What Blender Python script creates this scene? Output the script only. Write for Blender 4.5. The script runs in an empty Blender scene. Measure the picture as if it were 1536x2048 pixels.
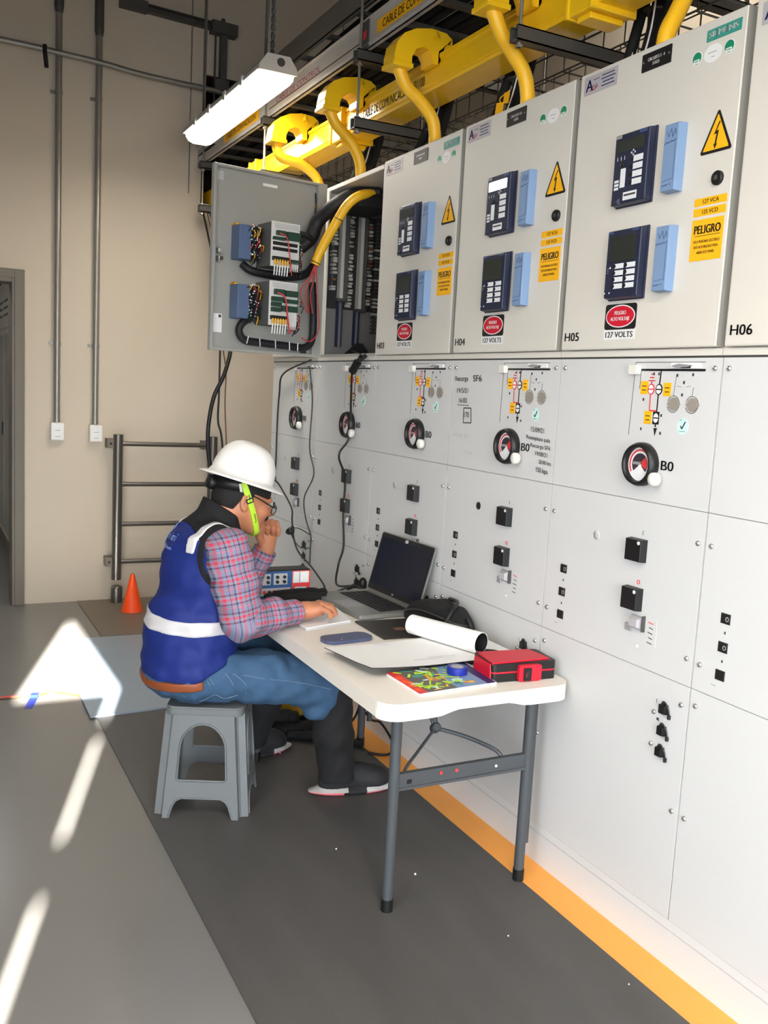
import bpy, math, random
import numpy as np
from mathutils import Vector, Matrix
random.seed(7)
SC = bpy.context.scene
COL = SC.collection

# ---------------------------------------------------------------- camera
cam_d = bpy.data.cameras.new('camera'); cam = bpy.data.objects.new('camera', cam_d); COL.objects.link(cam)
CP = Vector((-1.6662, -1.5639, 1.3991)); YAW, PIT, ROL = 0.4762, 0.1306, 0.0528
_f = Vector((math.sin(YAW)*math.cos(PIT), math.cos(YAW)*math.cos(PIT), -math.sin(PIT)))
_r = _f.cross(Vector((0, 0, 1))).normalized(); _u = _r.cross(_f)
_c, _s = math.cos(ROL), math.sin(ROL)
_r2 = _c*_r + _s*_u; _u2 = -_s*_r + _c*_u
cam.matrix_world = Matrix(((_r2.x, _u2.x, -_f.x, CP.x), (_r2.y, _u2.y, -_f.y, CP.y), (_r2.z, _u2.z, -_f.z, CP.z), (0, 0, 0, 1)))
cam_d.sensor_fit = 'HORIZONTAL'; cam_d.sensor_width = 36; cam_d.lens = 36*1836.9/1536
cam_d.clip_start = 0.05; cam_d.clip_end = 60
SC.camera = cam

# ---------------------------------------------------------------- world, sun, lamps, exposure
w = bpy.data.worlds.new('sky'); SC.world = w; w.use_nodes = True
bg = w.node_tree.nodes['Background']; bg.inputs[0].default_value = (0.75, 0.86, 1.0, 1); bg.inputs[1].default_value = 0.6
SUN_R = 0.31; SUN_T = 0.36      # floor azimuth dx/dy, tan of elevation along y
sd = bpy.data.lights.new('sun', 'SUN'); sd.energy = 200; sd.angle = math.radians(0.53); sd.color = (1.0, 0.97, 0.91)
so = bpy.data.objects.new('sun', sd); COL.objects.link(so)
_d = Vector((SUN_R, 1, -SUN_T)).normalized(); so.rotation_euler = _d.to_track_quat('-Z', 'Y').to_euler(); so.location = (-4, -9, 5)
def area(name, loc, target, sx, sy, power, col, spread=180):
    l = bpy.data.lights.new(name, 'AREA'); l.shape = 'RECTANGLE'; l.size = sx; l.size_y = sy; l.energy = power; l.color = col; l.spread = math.radians(spread)
    o = bpy.data.objects.new(name, l); COL.objects.link(o); o.location = loc
    o.rotation_euler = (Vector(target)-Vector(loc)).to_track_quat('-Z', 'Z').to_euler(); return o
area('daylight_doorway', (-1.6, -4.35, 1.15), (-0.8, -0.8, 0.0), 2.6, 1.8, 66, (0.88, 0.94, 1.0), 80)
area('daylight_side', (-3.9, -2.2, 1.2), (0.0, -0.5, 0.45), 2.6, 1.7, 76, (0.93, 0.96, 1.0), 100)
for i, (x, y, e) in enumerate(((-1.15, -1.5, 50), (-2.3, -0.4, 34), (-2.4, 2.4, 7), (-2.4, -3.2, 11), (0.95, 1.2, 16))):  # all out of view; last one added to brighten the wall behind the trays
    area('unseen_overhead_lamp', (x, y, 2.72 if x < .5 else 3.5), (x, y, 0), 0.16, 1.2, e, (1.0, 0.93, 0.82))
SC.view_settings.view_transform = 'Standard'; SC.view_settings.look = 'None'
SC.view_settings.gamma = 1.0; SC.view_settings.use_curve_mapping = False
SC.view_settings.exposure = 0.0

# ---------------------------------------------------------------- materials
MATS = {}
def lin(c):
    return tuple(((v/255)/12.92 if v/255 <= 0.04045 else ((v/255+0.055)/1.055)**2.4) for v in c)
def mat(name, rgb, rough=0.5, metal=0.0, noise=0.0, scale=8.0, bump=0.0, bscale=60.0, emit=None, estr=1.0, spec=None, stretch=None, coat=0, alpha=None):
    m = bpy.data.materials.new(name); m.use_nodes = True; nt = m.node_tree; b = nt.nodes['Principled BSDF']
    c = lin(rgb) + (1,)
    b.inputs['Base Color'].default_value = c; b.inputs['Roughness'].default_value = rough; b.inputs['Metallic'].default_value = metal
    if spec is not None: b.inputs['Specular IOR Level'].default_value = spec
    if coat: b.inputs['Coat Weight'].default_value = coat; b.inputs['Coat Roughness'].default_value = 0.15
    if alpha is not None: b.inputs['Alpha'].default_value = alpha
    if noise or bump:
        tc = nt.nodes.new('ShaderNodeTexCoord'); mp = nt.nodes.new('ShaderNodeMapping'); nt.links.new(tc.outputs['Object'], mp.inputs[0])
        if stretch: mp.inputs['Scale'].default_value = stretch
    if noise:
        n = nt.nodes.new('ShaderNodeTexNoise'); n.inputs['Scale'].default_value = scale; n.inputs['Detail'].default_value = 5
        nt.links.new(mp.outputs[0], n.inputs['Vector'])
        mx = nt.nodes.new('ShaderNodeMix'); mx.data_type = 'RGBA'
        mx.inputs[6].default_value = tuple(v*(1-noise) for v in c[:3])+(1,); mx.inputs[7].default_value = tuple(min(1, v*(1+noise)) for v in c[:3])+(1,)
        nt.links.new(n.outputs[0], mx.inputs[0]); nt.links.new(mx.outputs[2], b.inputs['Base Color'])
    if bump:
        n2 = nt.nodes.new('ShaderNodeTexNoise'); n2.inputs['Scale'].default_value = bscale; n2.inputs['Detail'].default_value = 4
        nt.links.new(mp.outputs[0], n2.inputs['Vector'])
        bp = nt.nodes.new('ShaderNodeBump'); bp.inputs['Strength'].default_value = bump; bp.inputs['Distance'].default_value = 0.004
        nt.links.new(n2.outputs[0], bp.inputs['Height']); nt.links.new(bp.outputs[0], b.inputs['Normal'])
    if emit: b.inputs['Emission Color'].default_value = lin(emit)+(1,); b.inputs['Emission Strength'].default_value = estr
    MATS[name] = m; return m
mat('panel', (211, 211, 210), 0.42, noise=0.015, scale=3)
mat('lv', (218, 213, 203), 0.45, noise=0.015, scale=3)
mat('plinth', (214, 216, 216), 0.45, noise=0.03, scale=5)
mat('edgeshade', (146, 144, 138), 0.6)
mat('seam', (128, 127, 124), 0.6)
mat('carcass', (70, 70, 68), 0.6)
mat('lvgrey', (176, 174, 168), 0.45, noise=0.02)
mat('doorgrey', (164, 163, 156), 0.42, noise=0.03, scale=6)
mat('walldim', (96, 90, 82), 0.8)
mat('wall', (205, 192, 174), 0.75, noise=0.05, scale=2.2, bump=0.12, bscale=14)
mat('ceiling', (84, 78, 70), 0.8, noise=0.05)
mat('floor', (120, 118, 114), 0.24, noise=0.10, scale=1.7, bump=0.05, bscale=6)
mat('rubber', (80, 78, 76), 0.55, noise=0.30, scale=4, bump=0.25, bscale=140, stretch=(2.2, .5, 1))
mat('plate', (118, 108, 96), 0.5, noise=0.12, scale=6)
mat('sheet', (142, 156, 170), 0.33, noise=0.04)
mat('orange', (252, 170, 74), 0.5, noise=0.05, scale=9)
mat('trim', (112, 104, 92), 0.5, noise=0.05)
mat('steel', (112, 108, 102), 0.35, metal=0.75, noise=0.08, scale=14)
mat('galv', (150, 146, 138), 0.36, metal=0.5, noise=0.15, scale=18)
mat('strut', (84, 82, 78), 0.55, metal=0.3, noise=0.1)
mat('railgrey', (108, 104, 98), 0.5, metal=0.15, noise=0.08, scale=9)
mat('alu', (196, 192, 186), 0.4, metal=0.2, noise=0.06)
mat('dark', (24, 23, 22), 0.7)
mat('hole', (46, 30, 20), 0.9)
mat('black', (17, 17, 18), 0.45)
mat('blackmatte', (15, 15, 16), 0.8, bump=0.2, bscale=90)
mat('blackcloth', (17, 17, 18), 0.85, noise=0.3, scale=30, bump=0.5, bscale=50)
mat('yellow', (252, 200, 30), 0.24, noise=0.04, scale=5)
mat('yellowtube', (252, 194, 36), 0.42, noise=0.03)
mat('labely', (255, 188, 20), 0.5)
mat('ink', (22, 20, 20), 0.5)
mat('ink2', (60, 58, 58), 0.5)
mat('brownink', (96, 60, 20), 0.5)
mat('white', (238, 238, 236), 0.45)
mat('plastic', (232, 228, 220), 0.5, noise=0.02)
mat('beige', (222, 208, 186), 0.4)
mat('paper', (246, 245, 243), 0.7, noise=0.01)
mat('paperback', (20, 20, 22), 0.7)
mat('red', (205, 20, 46), 0.42)
mat('redmark', (226, 60, 62), 0.5)
mat('relay', (31, 37, 62), 0.42, noise=0.04)
mat('relayface', (25, 30, 52), 0.38)
mat('tblock', (124, 152, 188), 0.48, noise=0.02)
mat('tblockshade', (88, 108, 142), 0.48)  # test block blue darkened for the dim light on the open door
mat('tink', (62, 86, 128), 0.5)
mat('lcd', (44, 48, 44), 0.22)
mat('lcdlit', (252, 252, 255), 0.3, emit=(248, 250, 255), estr=1.3)
mat('key', (232, 234, 236), 0.45)
mat('teal', (60, 150, 136), 0.42)
mat('green', (18, 136, 98), 0.45)
mat('mint', (206, 238, 230), 0.5)
mat('silver', (170, 168, 170), 0.4, metal=0.3)
mat('silverlabel', (186, 182, 186), 0.45, metal=0.1, noise=0.05)
mat('chrome', (214, 214, 214), 0.22, metal=0.9)
mat('navy', (36, 34, 96), 0.5)
mat('plum', (150, 50, 90), 0.5)
mat('plug', (150, 142, 132), 0.5)
mat('dial', (236, 234, 236), 0.3)
mat('dialdark', (58, 50, 60), 0.3)
mat('portgrey', (190, 190, 190), 0.6)
mat('terminal', (34, 66, 52), 0.5)
mat('terminalgrey', (168, 166, 158), 0.5)
mat('modgrey', (100, 100, 98), 0.6)
mat('relaywhite', (226, 224, 218), 0.5)
mat('hose', (22, 22, 26), 0.55, bump=0.4, bscale=160)
mat('redwire', (206, 60, 60), 0.5)
mat('copper', (112, 78, 52), 0.5)
mat('tabletop', (238, 231, 220), 0.5, noise=0.02, scale=5, bump=0.12, bscale=300)
mat('tableleg', (72, 76, 80), 0.5, metal=0.1, noise=0.08)
mat('stool', (106, 110, 112), 0.42, noise=0.10, scale=7)
mat('cone', (255, 84, 22), 0.5)
mat('diffuser', (255, 252, 244), 0.4, emit=(255, 247, 232), estr=9.0)
mat('housing', (206, 202, 194), 0.5)
mat('laptop', (142, 142, 138), 0.35, metal=0.35)
mat('laptopkey', (26, 26, 28), 0.55)
mat('screen', (14, 16, 24), 0.16, emit=(20, 24, 40), estr=0.5)
mat('phone', (74, 82, 112), 0.42)
mat('brownblack', (42, 38, 34), 0.4)
mat('bluetape', (28, 44, 150), 0.4)
mat('pblue', (40, 86, 140), 0.45)
mat('yellowcase', (196, 152, 30), 0.5)
mat('skin', (186, 122, 88), 0.5, noise=0.07, scale=18)
mat('hair', (20, 17, 16), 0.75, noise=0.3, scale=120, bump=0.6, bscale=300)
mat('vest', (9, 36, 116), 0.72, noise=0.08, scale=12, bump=0.25, bscale=24)
mat('vestblack', (16, 16, 20), 0.85, bump=0.3, bscale=60)
mat('reflect', (208, 206, 208), 0.5)
mat('logoink', (150, 176, 232), 0.6)
mat('jeans', (54, 86, 118), 0.85, noise=0.24, scale=9, bump=0.35, bscale=90)
mat('stitch', (118, 138, 160), 0.8)
mat('belt', (140, 72, 36), 0.5)
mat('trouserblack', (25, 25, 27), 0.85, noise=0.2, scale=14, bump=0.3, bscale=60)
mat('shoe', (30, 30, 32), 0.7, bump=0.3, bscale=120)
mat('sole', (176, 172, 168), 0.6)
mat('solepink', (236, 116, 126), 0.6)
mat('hat', (244, 241, 236), 0.32)
mat('lime', (186, 226, 56), 0.55)
mat('lens', (170, 178, 182), 0.1, alpha=0.35)
mat('lip', (140, 76, 66), 0.5)
mat('eye', (236, 232, 226), 0.3)
def M(n): return MATS[n]

# ---------------------------------------------------------------- mesh builder (world coordinates)
WL = {}
def wl(o): return WL.get(o.name, Vector((0, 0, 0))) if o else Vector((0, 0, 0))
TXT = {}
_td = bpy.data.curves.new('lettering', 'FONT'); _to = bpy.data.objects.new('lettering', _td)
def textmesh(s):
    if s in TXT: return TXT[s]
    if _to.name not in COL.objects: COL.objects.link(_to)
    _td.body = s; _td.resolution_u = 3; _td.align_x = 'LEFT'
    dg = bpy.context.evaluated_depsgraph_get(); dg.update()
    me = _to.evaluated_get(dg).to_mesh()
    vs = [tuple(v.co) for v in me.vertices]; fs = [tuple(p.vertices) for p in me.polygons]
    _to.evaluated_get(dg).to_mesh_clear()
    TXT[s] = (vs, fs); return TXT[s]
class Fr:
    """local frame: U right, V up, N out"""
    def __init__(s, o, U, V, N=None):
        s.o = Vector(o); s.U = Vector(U).normalized(); s.V = Vector(V).normalized(); s.N = Vector(N).normalized() if N is not None else s.U.cross(s.V)
    def p(s, u, v, n=0.0): return s.o + s.U*u + s.V*v + s.N*n
class B:
    def __init__(s, m=None): s.v = []; s.f = []; s.fm = []; s.fs = []; s.mats = []; s.m = m
    def mi(s, m):
        m = m or s.m
        if m not in s.mats: s.mats.append(m)
        return s.mats.index(m)
    def add(s, vs, fs, m=None, smooth=False):
        k = len(s.v); s.v += [tuple(q) for q in vs]; i = s.mi(m)
        for f in fs: s.f.append(tuple(k+a for a in f)); s.fm.append(i); s.fs.append(smooth)
        return s
    def box(s, x0, x1, y0, y1, z0, z1, m=None):
        vs = [(x, y, z) for x in (x0, x1) for y in (y0, y1) for z in (z0, z1)]
        return s.add(vs, [(0, 1, 3, 2), (4, 6, 7, 5), (0, 4, 5, 1), (2, 3, 7, 6), (0, 2, 6, 4), (1, 5, 7, 3)], m)
    def fbox(s, F, u0, u1, v0, v1, n0, n1, m=None, tu=0.0, tv=0.0):
        """box in frame, front face shrunk by tu,tv"""
        a = [F.p(u, v, n0) for u, v in ((u0, v0), (u1, v0), (u1, v1), (u0, v1))]
        b = [F.p(u, v, n1) for u, v in ((u0+tu, v0+tv), (u1-tu, v0+tv), (u1-tu, v1-tv), (u0+tu, v1-tv))]
        return s.add(a+b, [(3, 2, 1, 0), (4, 5, 6, 7), (0, 1, 5, 4), (1, 2, 6, 5), (2, 3, 7, 6), (3, 0, 4, 7)], m)
    def rect(s, F, u0, u1, v0, v1, n, m=None): return s.fbox(F, u0, u1, v0, v1, n-0.0008, n, m)
    def prism(s, F, poly, n0, n1, m=None, smooth=False):
        k = len(poly); a = [F.p(u, v, n0) for u, v in poly]; b = [F.p(u, v, n1) for u, v in poly]
        s.add(a+b, [tuple(range(k-1, -1, -1)), tuple(range(k, 2*k))], m)
        return s.add(a+b, [(i, (i+1) % k, k+(i+1) % k, k+i) for i in range(k)], m, smooth)
    def ell(s, F, cu, cv, ru, rv, n0, n1, m=None, k=24, a0=0, a1=360):
        pts = [(cu+ru*math.cos(math.radians(a0+(a1-a0)*i/(k if a1-a0 == 360 else k-1))), cv+rv*math.sin(math.radians(a0+(a1-a0)*i/(k if a1-a0 == 360 else k-1)))) for i in range(k)]
        return s.prism(F, pts, n0, n1, m)
    def arc(s, F, cu, cv, r0, r1, a0, a1, n0, n1, m=None, k=20):
        for i in range(k):
            t0 = math.radians(a0+(a1-a0)*i/k); t1 = math.radians(a0+(a1-a0)*(i+1)/k)
            s.prism(F, [(cu+r0*math.cos(t0), cv+r0*math.sin(t0)), (cu+r1*math.cos(t0), cv+r1*math.sin(t0)), (cu+r1*math.cos(t1), cv+r1*math.sin(t1)), (cu+r0*math.cos(t1), cv+r0*math.sin(t1))], n0, n1, m)
        return s
    def rrect(s, F, u0, u1, v0, v1, r, n0, n1, m=None, k=5):
        pts = []
        for cu, cv, a in ((u1-r, v1-r, 0), (u0+r, v1-r, 90), (u0+r, v0+r, 180), (u1-r, v0+r, 270)):
            for i in range(k+1):
                t = math.radians(a+90*i/k); pts.append((cu+r*math.cos(t), cv+r*math.sin(t)))
        return s.prism(F, pts, n0, n1, m)
    def cyl(s, p0, p1, r, m=None, n=12, r2=None, smooth=True, caps=True):
        p0 = Vector(p0); p1 = Vector(p1); d = (p1-p0).normalized(); a = d.orthogonal().normalized(); b = d.cross(a); r2 = r if r2 is None else r2
        A = [p0+a*r*math.cos(2*math.pi*i/n)+b*r*math.sin(2*math.pi*i/n) for i in range(n)]
        C = [p1+a*r2*math.cos(2*math.pi*i/n)+b*r2*math.sin(2*math.pi*i/n) for i in range(n)]
        s.add(A+C, [(i, (i+1) % n, n+(i+1) % n, n+i) for i in range(n)], m, smooth)
        if caps: s.add(A+C, [tuple(range(n-1, -1, -1)), tuple(range(n, 2*n))], m)
        return s
    def lathe(s, prof, o, ax, m=None, n=20, smooth=True):
        """prof: list of (radius, height along ax)"""
        o = Vector(o); d = Vector(ax).normalized(); a = d.orthogonal().normalized(); b = d.cross(a); vs = []; fs = []
        for r, h in prof: vs += [o+d*h+a*r*math.cos(2*math.pi*i/n)+b*r*math.sin(2*math.pi*i/n) for i in range(n)]
        for j in range(len(prof)-1): fs += [(j*n+i, j*n+(i+1) % n, (j+1)*n+(i+1) % n, (j+1)*n+i) for i in range(n)]
        s.add(vs, fs, m, smooth)
        return s.add(vs, [tuple(range(n-1, -1, -1)), tuple(range((len(prof)-1)*n, len(prof)*n))], m)
    def tube(s, pts, r, m=None, n=8, sub=6, ridge=0.0, closed=False, raw=False):
        P = [Vector(q) for q in pts]
        if not raw and len(P) > 2:
            Q = []
            for i in range(len(P)-1):
                a = P[max(i-1, 0)]; b = P[i]; c = P[i+1]; d = P[min(i+2, len(P)-1)]
                for j in range(sub):
                    t = j/sub; Q.append(0.5*((2*b)+(c-a)*t+(2*a-5*b+4*c-d)*t*t+(3*b-a-3*c+d)*t**3))
            Q.append(P[-1]); P = Q
        rr = r if callable(r) else (lambda t: r)
        vs = []; fs = []; up = None
        for i, q in enumerate(P):
            d = (P[min(i+1, len(P)-1)]-P[max(i-1, 0)])
            d = d.normalized() if d.length > 1e-9 else Vector((0, 0, 1))
            if up is None: up = d.orthogonal().normalized()
            up = (up-d*up.dot(d)); up = up.normalized() if up.length > 1e-6 else d.orthogonal().normalized()
            b = d.cross(up); R = rr(i/(len(P)-1))*(1+(ridge if i % 2 else -ridge))
            vs += [q+up*R*math.cos(2*math.pi*k/n)+b*R*math.sin(2*math.pi*k/n) for k in range(n)]
        for i in range(len(P)-1): fs += [(i*n+k, i*n+(k+1) % n, (i+1)*n+(k+1) % n, (i+1)*n+k) for k in range(n)]
        s.add(vs, fs, m, True)
        return s.add(vs, [tuple(range(n-1, -1, -1)), tuple(range((len(P)-1)*n, len(P)*n))], m)
    def strokes(s, F, lines, r, n, m=None):
        """pen strokes lying on the frame plane"""
        for L in lines:
            for (u0, v0), (u1, v1) in zip(L, L[1:]):
                d = Vector((u1-u0, v1-v0)); l = d.length
                if l < 1e-6: continue
                t = Vector((-d.y, d.x))/l*r
                s.prism(F, [(u0+t.x, v0+t.y), (u0-t.x, v0-t.y), (u1-t.x, v1-t.y), (u1+t.x, v1+t.y)], n-0.0004, n, m)
        return s
    def text(s, F, t, u0, v0, h, n, m=None, width=None, bold=0.0, center=False):
        """h = cap height; width squeezes the line to that length"""
        vs, fs = textmesh(t)
        if not vs: return s
        xs = [q[0] for q in vs]; ys = [q[1] for q in vs]; x0 = min(xs); wd = max(xs)-x0; hh = max(ys)-min(ys)
        k = h/0.70; kx = width/wd if width else k
        if center: u0 = u0-wd*kx/2
        for ddx in ((0,) if not bold else (-bold, 0, bold)):
            s.add([F.p(u0+(q[0]-x0)*kx+ddx, v0+q[1]*k, n+abs(ddx)*0.02) for q in vs], fs, m)
        return s
    def obj(s, name, parent=None, bevel=0.0, seg=2, sub=0):
        me = bpy.data.meshes.new(name)
        xs = np.array(s.v) if s.v else np.zeros((1, 3)); c = Vector((xs.max(0)+xs.min(0))/2)
        if parent is None and s.v: c.z = float(xs[:, 2].min())
        me.from_pydata([tuple(Vector(q)-c) for q in s.v], [], s.f); me.validate()
        if len(me.polygons) == len(s.f):
            me.polygons.foreach_set('material_index', s.fm); me.polygons.foreach_set('use_smooth', s.fs)
        for m in s.mats: me.materials.append(MATS[m])
        me.update()
        o = bpy.data.objects.new(name, me); COL.objects.link(o)
        if bevel:
            md = o.modifiers.new('bevel', 'BEVEL'); md.width = bevel; md.segments = seg; md.limit_method = 'ANGLE'; md.angle_limit = math.radians(40); md.use_clamp_overlap = True
        if sub:
            md = o.modifiers.new('sub', 'SUBSURF'); md.levels = sub; md.render_levels = sub
        o.parent = parent; o.location = c-wl(parent); WL[o.name] = c
        return o
def tag(o, label, cat, group=None, kind=None):
    o['label'] = label; o['category'] = cat
    if group: o['group'] = group
    if kind: o['kind'] = kind
    return o
def thing(name, loc, label, cat, group=None):
    o = bpy.data.objects.new(name, None); COL.objects.link(o); o.location = loc; o.empty_display_size = 0.05
    WL[o.name] = Vector(loc); return tag(o, label, cat, group)
def struct(b, name, **k):
    o = b.obj(name, **k); o['kind'] = 'structure'; return o
def copy_part(o, dloc, parent=None):
    c = o.copy(); COL.objects.link(c); c.location = Vector(o.location)+Vector(dloc); WL[c.name] = wl(o)+Vector(dloc)
    if parent: c.parent = parent
    return c

# ---------------------------------------------------------------- room shell
YB = 4.28; XR = 1.3; XL = -4.0; YF = -4.6; ZC = 4.4
struct(B('floor').box(XL-.2, XR+.2, YF-.2, 9.2, -0.12, 0.0), 'floor')
struct(B('ceiling').box(XL, XR, YF, 9, ZC, ZC+.12), 'ceiling')
# back wall with the doorway at the left and the cable opening above the cubicles
DX0, DX1, DZ = -2.20, -1.135, 1.935
b = B('wall')
for x0, x1, z0, z1 in ((XL, DX0, 0, ZC), (DX0, DX1, DZ, ZC), (DX1, -0.055, 0, ZC), (-0.055, 0.62, 0, 2.505), (-0.055, 0.62, 3.265, ZC), (0.62, XR+.1, 0, ZC)):
    b.box(x0, x1, YB, YB+.14, z0, z1)
struct(b, 'wall_back')
struct(B('wall').box(XR, XR+.14, YF, YB, 0, ZC), 'wall_right')
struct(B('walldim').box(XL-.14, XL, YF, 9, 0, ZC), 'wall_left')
# unseen wall behind the camera, wedge and slit shaped to throw the sun patches
zy = lambda y: (y-YF)*SUN_T
xs_ = lambda x, y: x-SUN_R*(y-YF)
xl = xs_(-1.291, 2.557); xr = xs_(-0.886, 2.46); zb = zy(2.52); zt = zy(3.86); sw = 0.032
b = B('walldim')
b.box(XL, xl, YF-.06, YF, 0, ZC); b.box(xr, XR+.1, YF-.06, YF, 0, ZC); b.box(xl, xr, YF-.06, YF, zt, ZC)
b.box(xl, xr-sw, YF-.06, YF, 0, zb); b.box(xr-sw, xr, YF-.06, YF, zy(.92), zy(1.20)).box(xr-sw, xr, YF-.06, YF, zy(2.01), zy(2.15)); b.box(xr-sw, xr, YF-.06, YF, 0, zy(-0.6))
FW = Fr((0, YF-.06, 0), (1, 0, 0), (0, 0, 1), (0, 1, 0))
b.prism(FW, [(xl, zt), (xr, zb), (xr, zt)], 0, 0.06)
struct(b, 'wall_front')
# lane beyond the doorway
struct(B('wall').box(-3.2, -0.6, 8.6, 8.75, 0, ZC), 'wall_beyond')
struct(B('trim').box(DX1-.02, DX1+.005, YB-.03, YB+.17, 0, DZ+.005).box(DX1-.005, DX1+.05, YB-.035, YB+.005, 0, DZ+.05).box(DX0-.05, DX1-.004, YB-.035, YB+.005, DZ, DZ+.05).box(DX0, DX1-.02, YB-.03, YB+.17, DZ-.025, DZ+.003).box(DX0-.05, DX0, YB-.035, YB+.005, 0, DZ+.05), 'door_1', bevel=0.003)
area('corridor_lamp', (-1.5, 6.2, 2.8), (-1.4, 6.0, 0), 0.6, 1.4, 95, (0.95, 0.98, 1.0))

# ---------------------------------------------------------------- switchgear cubicles
ZP, ZD, ZM, ZB, ZT = 0.124, 0.7265, 1.155, 1.52, 2.285
LVF = -0.014                       # front plane of the low-voltage doors
HD = {}                            # shared small meshes
def screw(parent, y, z):
    if 'screw' not in HD:
        o = B('chrome').lathe([(0.0072, 0), (0.0072, 0.0025), (0.005, 0.0055), (0.0015, 0.0066)], (0, y, z), (-1, 0, 0), n=10).obj('panel_screw', parent); HD['screw'] = (o, Vector((0, y, z))); return o
    o, p = HD['screw']; d = Vector((0, y, z))-p
    c = o.copy(); COL.objects.link(c); c.parent = parent; WL[c.name] = wl(o)+d; c.location = wl(o)+d-wl(parent); return c
def lettering(F, root, s, u, v, h, n, m='ink', name='lettering', **k): return B(m).text(F, s, u, v, h, n, m, **k).obj(name, root)
def relay(F, root, big, lit=False):
    if big:
        u0, u1, v0, v1 = 0.203, 0.334, 1.905, 2.086
    else:
        u0, u1, v0, v1 = 0.204, 0.335, 1.668, 1.846
    w_ = u1-u0; h_ = v1-v0; X = lambda t: u0+w_*t; Y = lambda t: v0+h_*t
    b = B('relay'); b.fbox(F, u0-.002, u1+.002, v0-.002, v1+.002, 0, 0.006); b.fbox(F, u0, u1, v0, v1, 0.006, 0.026, 'relay', 0.004, 0.004)
    r = b.obj('protection_relay', root, bevel=0.003)
    n = 0.0272
    if big:
        B('lcd').rrect(F, X(.10), X(.86), Y(.73), Y(.89), .002, n-.002, n, 'lcdlit' if lit else 'lcd').obj('display', r)
        b = B('key')
        for i in range(4): b.rect(F, X(.60), X(.86), Y(.56-.105*i), Y(.64-.105*i), n); b.ell(F, X(.55), Y(.60-.105*i), .0055, .0055, n-.001, n+.001, 'black', 12)
        b.obj('function_keys', r)
        b = B('key')
        for du, dv in ((0, .03), (0, -.03), (-.05, 0), (.05, 0)): b.prism(F, [(X(.58+du)-.003, Y(.69+dv)-.002), (X(.58+du)+.003, Y(.69+dv)-.002), (X(.58+du), Y(.69+dv)+.003)], n-.001, n)
        for i in range(3): b.rect(F, X(.14+.1*i), X(.145+.1*i), Y(.62), Y(.67), n); b.rect(F, X(.78), X(.785), Y(.68), Y(.71), n)
        b.obj('navigation_keys', r)
        b = B('key'); b.rect(F, X(.26), X(.40), Y(.24), Y(.50), n); b.rect(F, X(.38), X(.76), Y(.055), Y(.165), n)
        for i in range(3): b.rect(F, X(.10), X(.22), Y(.22+.05*i), Y(.255+.05*i), n)
        b.rect(F, X(.41), X(.73), Y(.11), Y(.135), n+.0006, 'ink2')
        b.obj('label_strips', r)
        B('black').lathe([(.006, 0), (.006, .004), (.003, .005)], F.p(X(.30), Y(.555), n-.002), F.N, n=12).obj('push_knob', r)
        B('silver').rect(F, X(.05), X(.22), Y(.925), Y(.965), n).obj('nameplate', r); B('tink').rect(F, X(.72), X(.92), Y(.925), Y(.965), n).obj('model_plate', r)
        B('relayface').fbox(F, X(.03), X(.30), Y(.01), Y(.10), n-.002, n+.003, 'relay', .008, .004).obj('socket_flap', r)
    else:
        B('lcd').rrect(F, X(.13), X(.86), Y(.53), Y(.89), .002, n-.002, n).obj('display', r)
        b = B('key')
        for i in range(4):
            for j in range(2):
                b.rect(F, X(.31+.33*j), X(.56+.33*j), Y(.43-.095*i), Y(.50-.095*i), n)
                b.ell(F, X(.30+.33*j), Y(.465-.095*i), .005, .005, n-.001, n+.001, 'black', 12)
        b.obj('function_keys', r)
        b = B('key'); b.prism(F, [(X(.17)-.003, Y(.44)), (X(.17)+.003, Y(.44)), (X(.17), Y(.47))], n-.001, n)
        for i in range(3): b.rect(F, X(.09), X(.13), Y(.38+.03*i), Y(.385+.03*i), n)
        b.ell(F, X(.06), Y(.09), .0018, .0018, n-.001, n+.0005, None, 8).ell(F, X(.20), Y(.09), .002, .002, n-.001, n+.0005, None, 8)
        b.obj('indicator_lamps', r)
        B('silver').rect(F, X(.05), X(.2), Y(.935), Y(.965), n, 'tink').obj('nameplate', r); B('tink').rect(F, X(.74), X(.92), Y(.935), Y(.965), n).obj('model_plate', r)
    return r
def test_block(F, root, v0, v1, name='test_switch'):
    u0, u1 = 0.384, 0.434
    b = B('tblock'); b.fbox(F, u0, u1, v0, v1, 0, 0.027, None, .002, .002);
    t = b.obj(name, root, bevel=0.002); n = .0278
    b = B('tink'); cu = (u0+u1)/2; hv = v1-v0
    b.strokes(F, [[(cu-.014, v1-.018), (cu-.008, v1-.032), (cu, v1-.014), (cu+.006, v1-.034), (cu+.014, v1-.016), (cu+.016, v1-.03)]], .0007, n)
    b.strokes(F, [[(cu-.019, v0+hv*.70), (cu-.012, v0+hv*.725), (cu-.006, v0+hv*.712), (cu+.004, v0+hv*.73), (cu+.012, v0+hv*.722), (cu+.019, v0+hv*.742)]], .0011, n)
    b.strokes(F, [[(cu+.017, v0+hv*.70), (cu+.017, v0+hv*.16)], [(cu-.016, v0+hv*.16), (cu+.014, v0+hv*.18)]], .0005, n)
    b.strokes(F, [[(cu-.018, v0+hv*.09), (cu+.002, v0+hv*.10)], [(cu+.007, v0+hv*.10), (cu+.011, v0+hv*.10)]], .0012, n)
    b.obj('marking', t); return t
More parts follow.
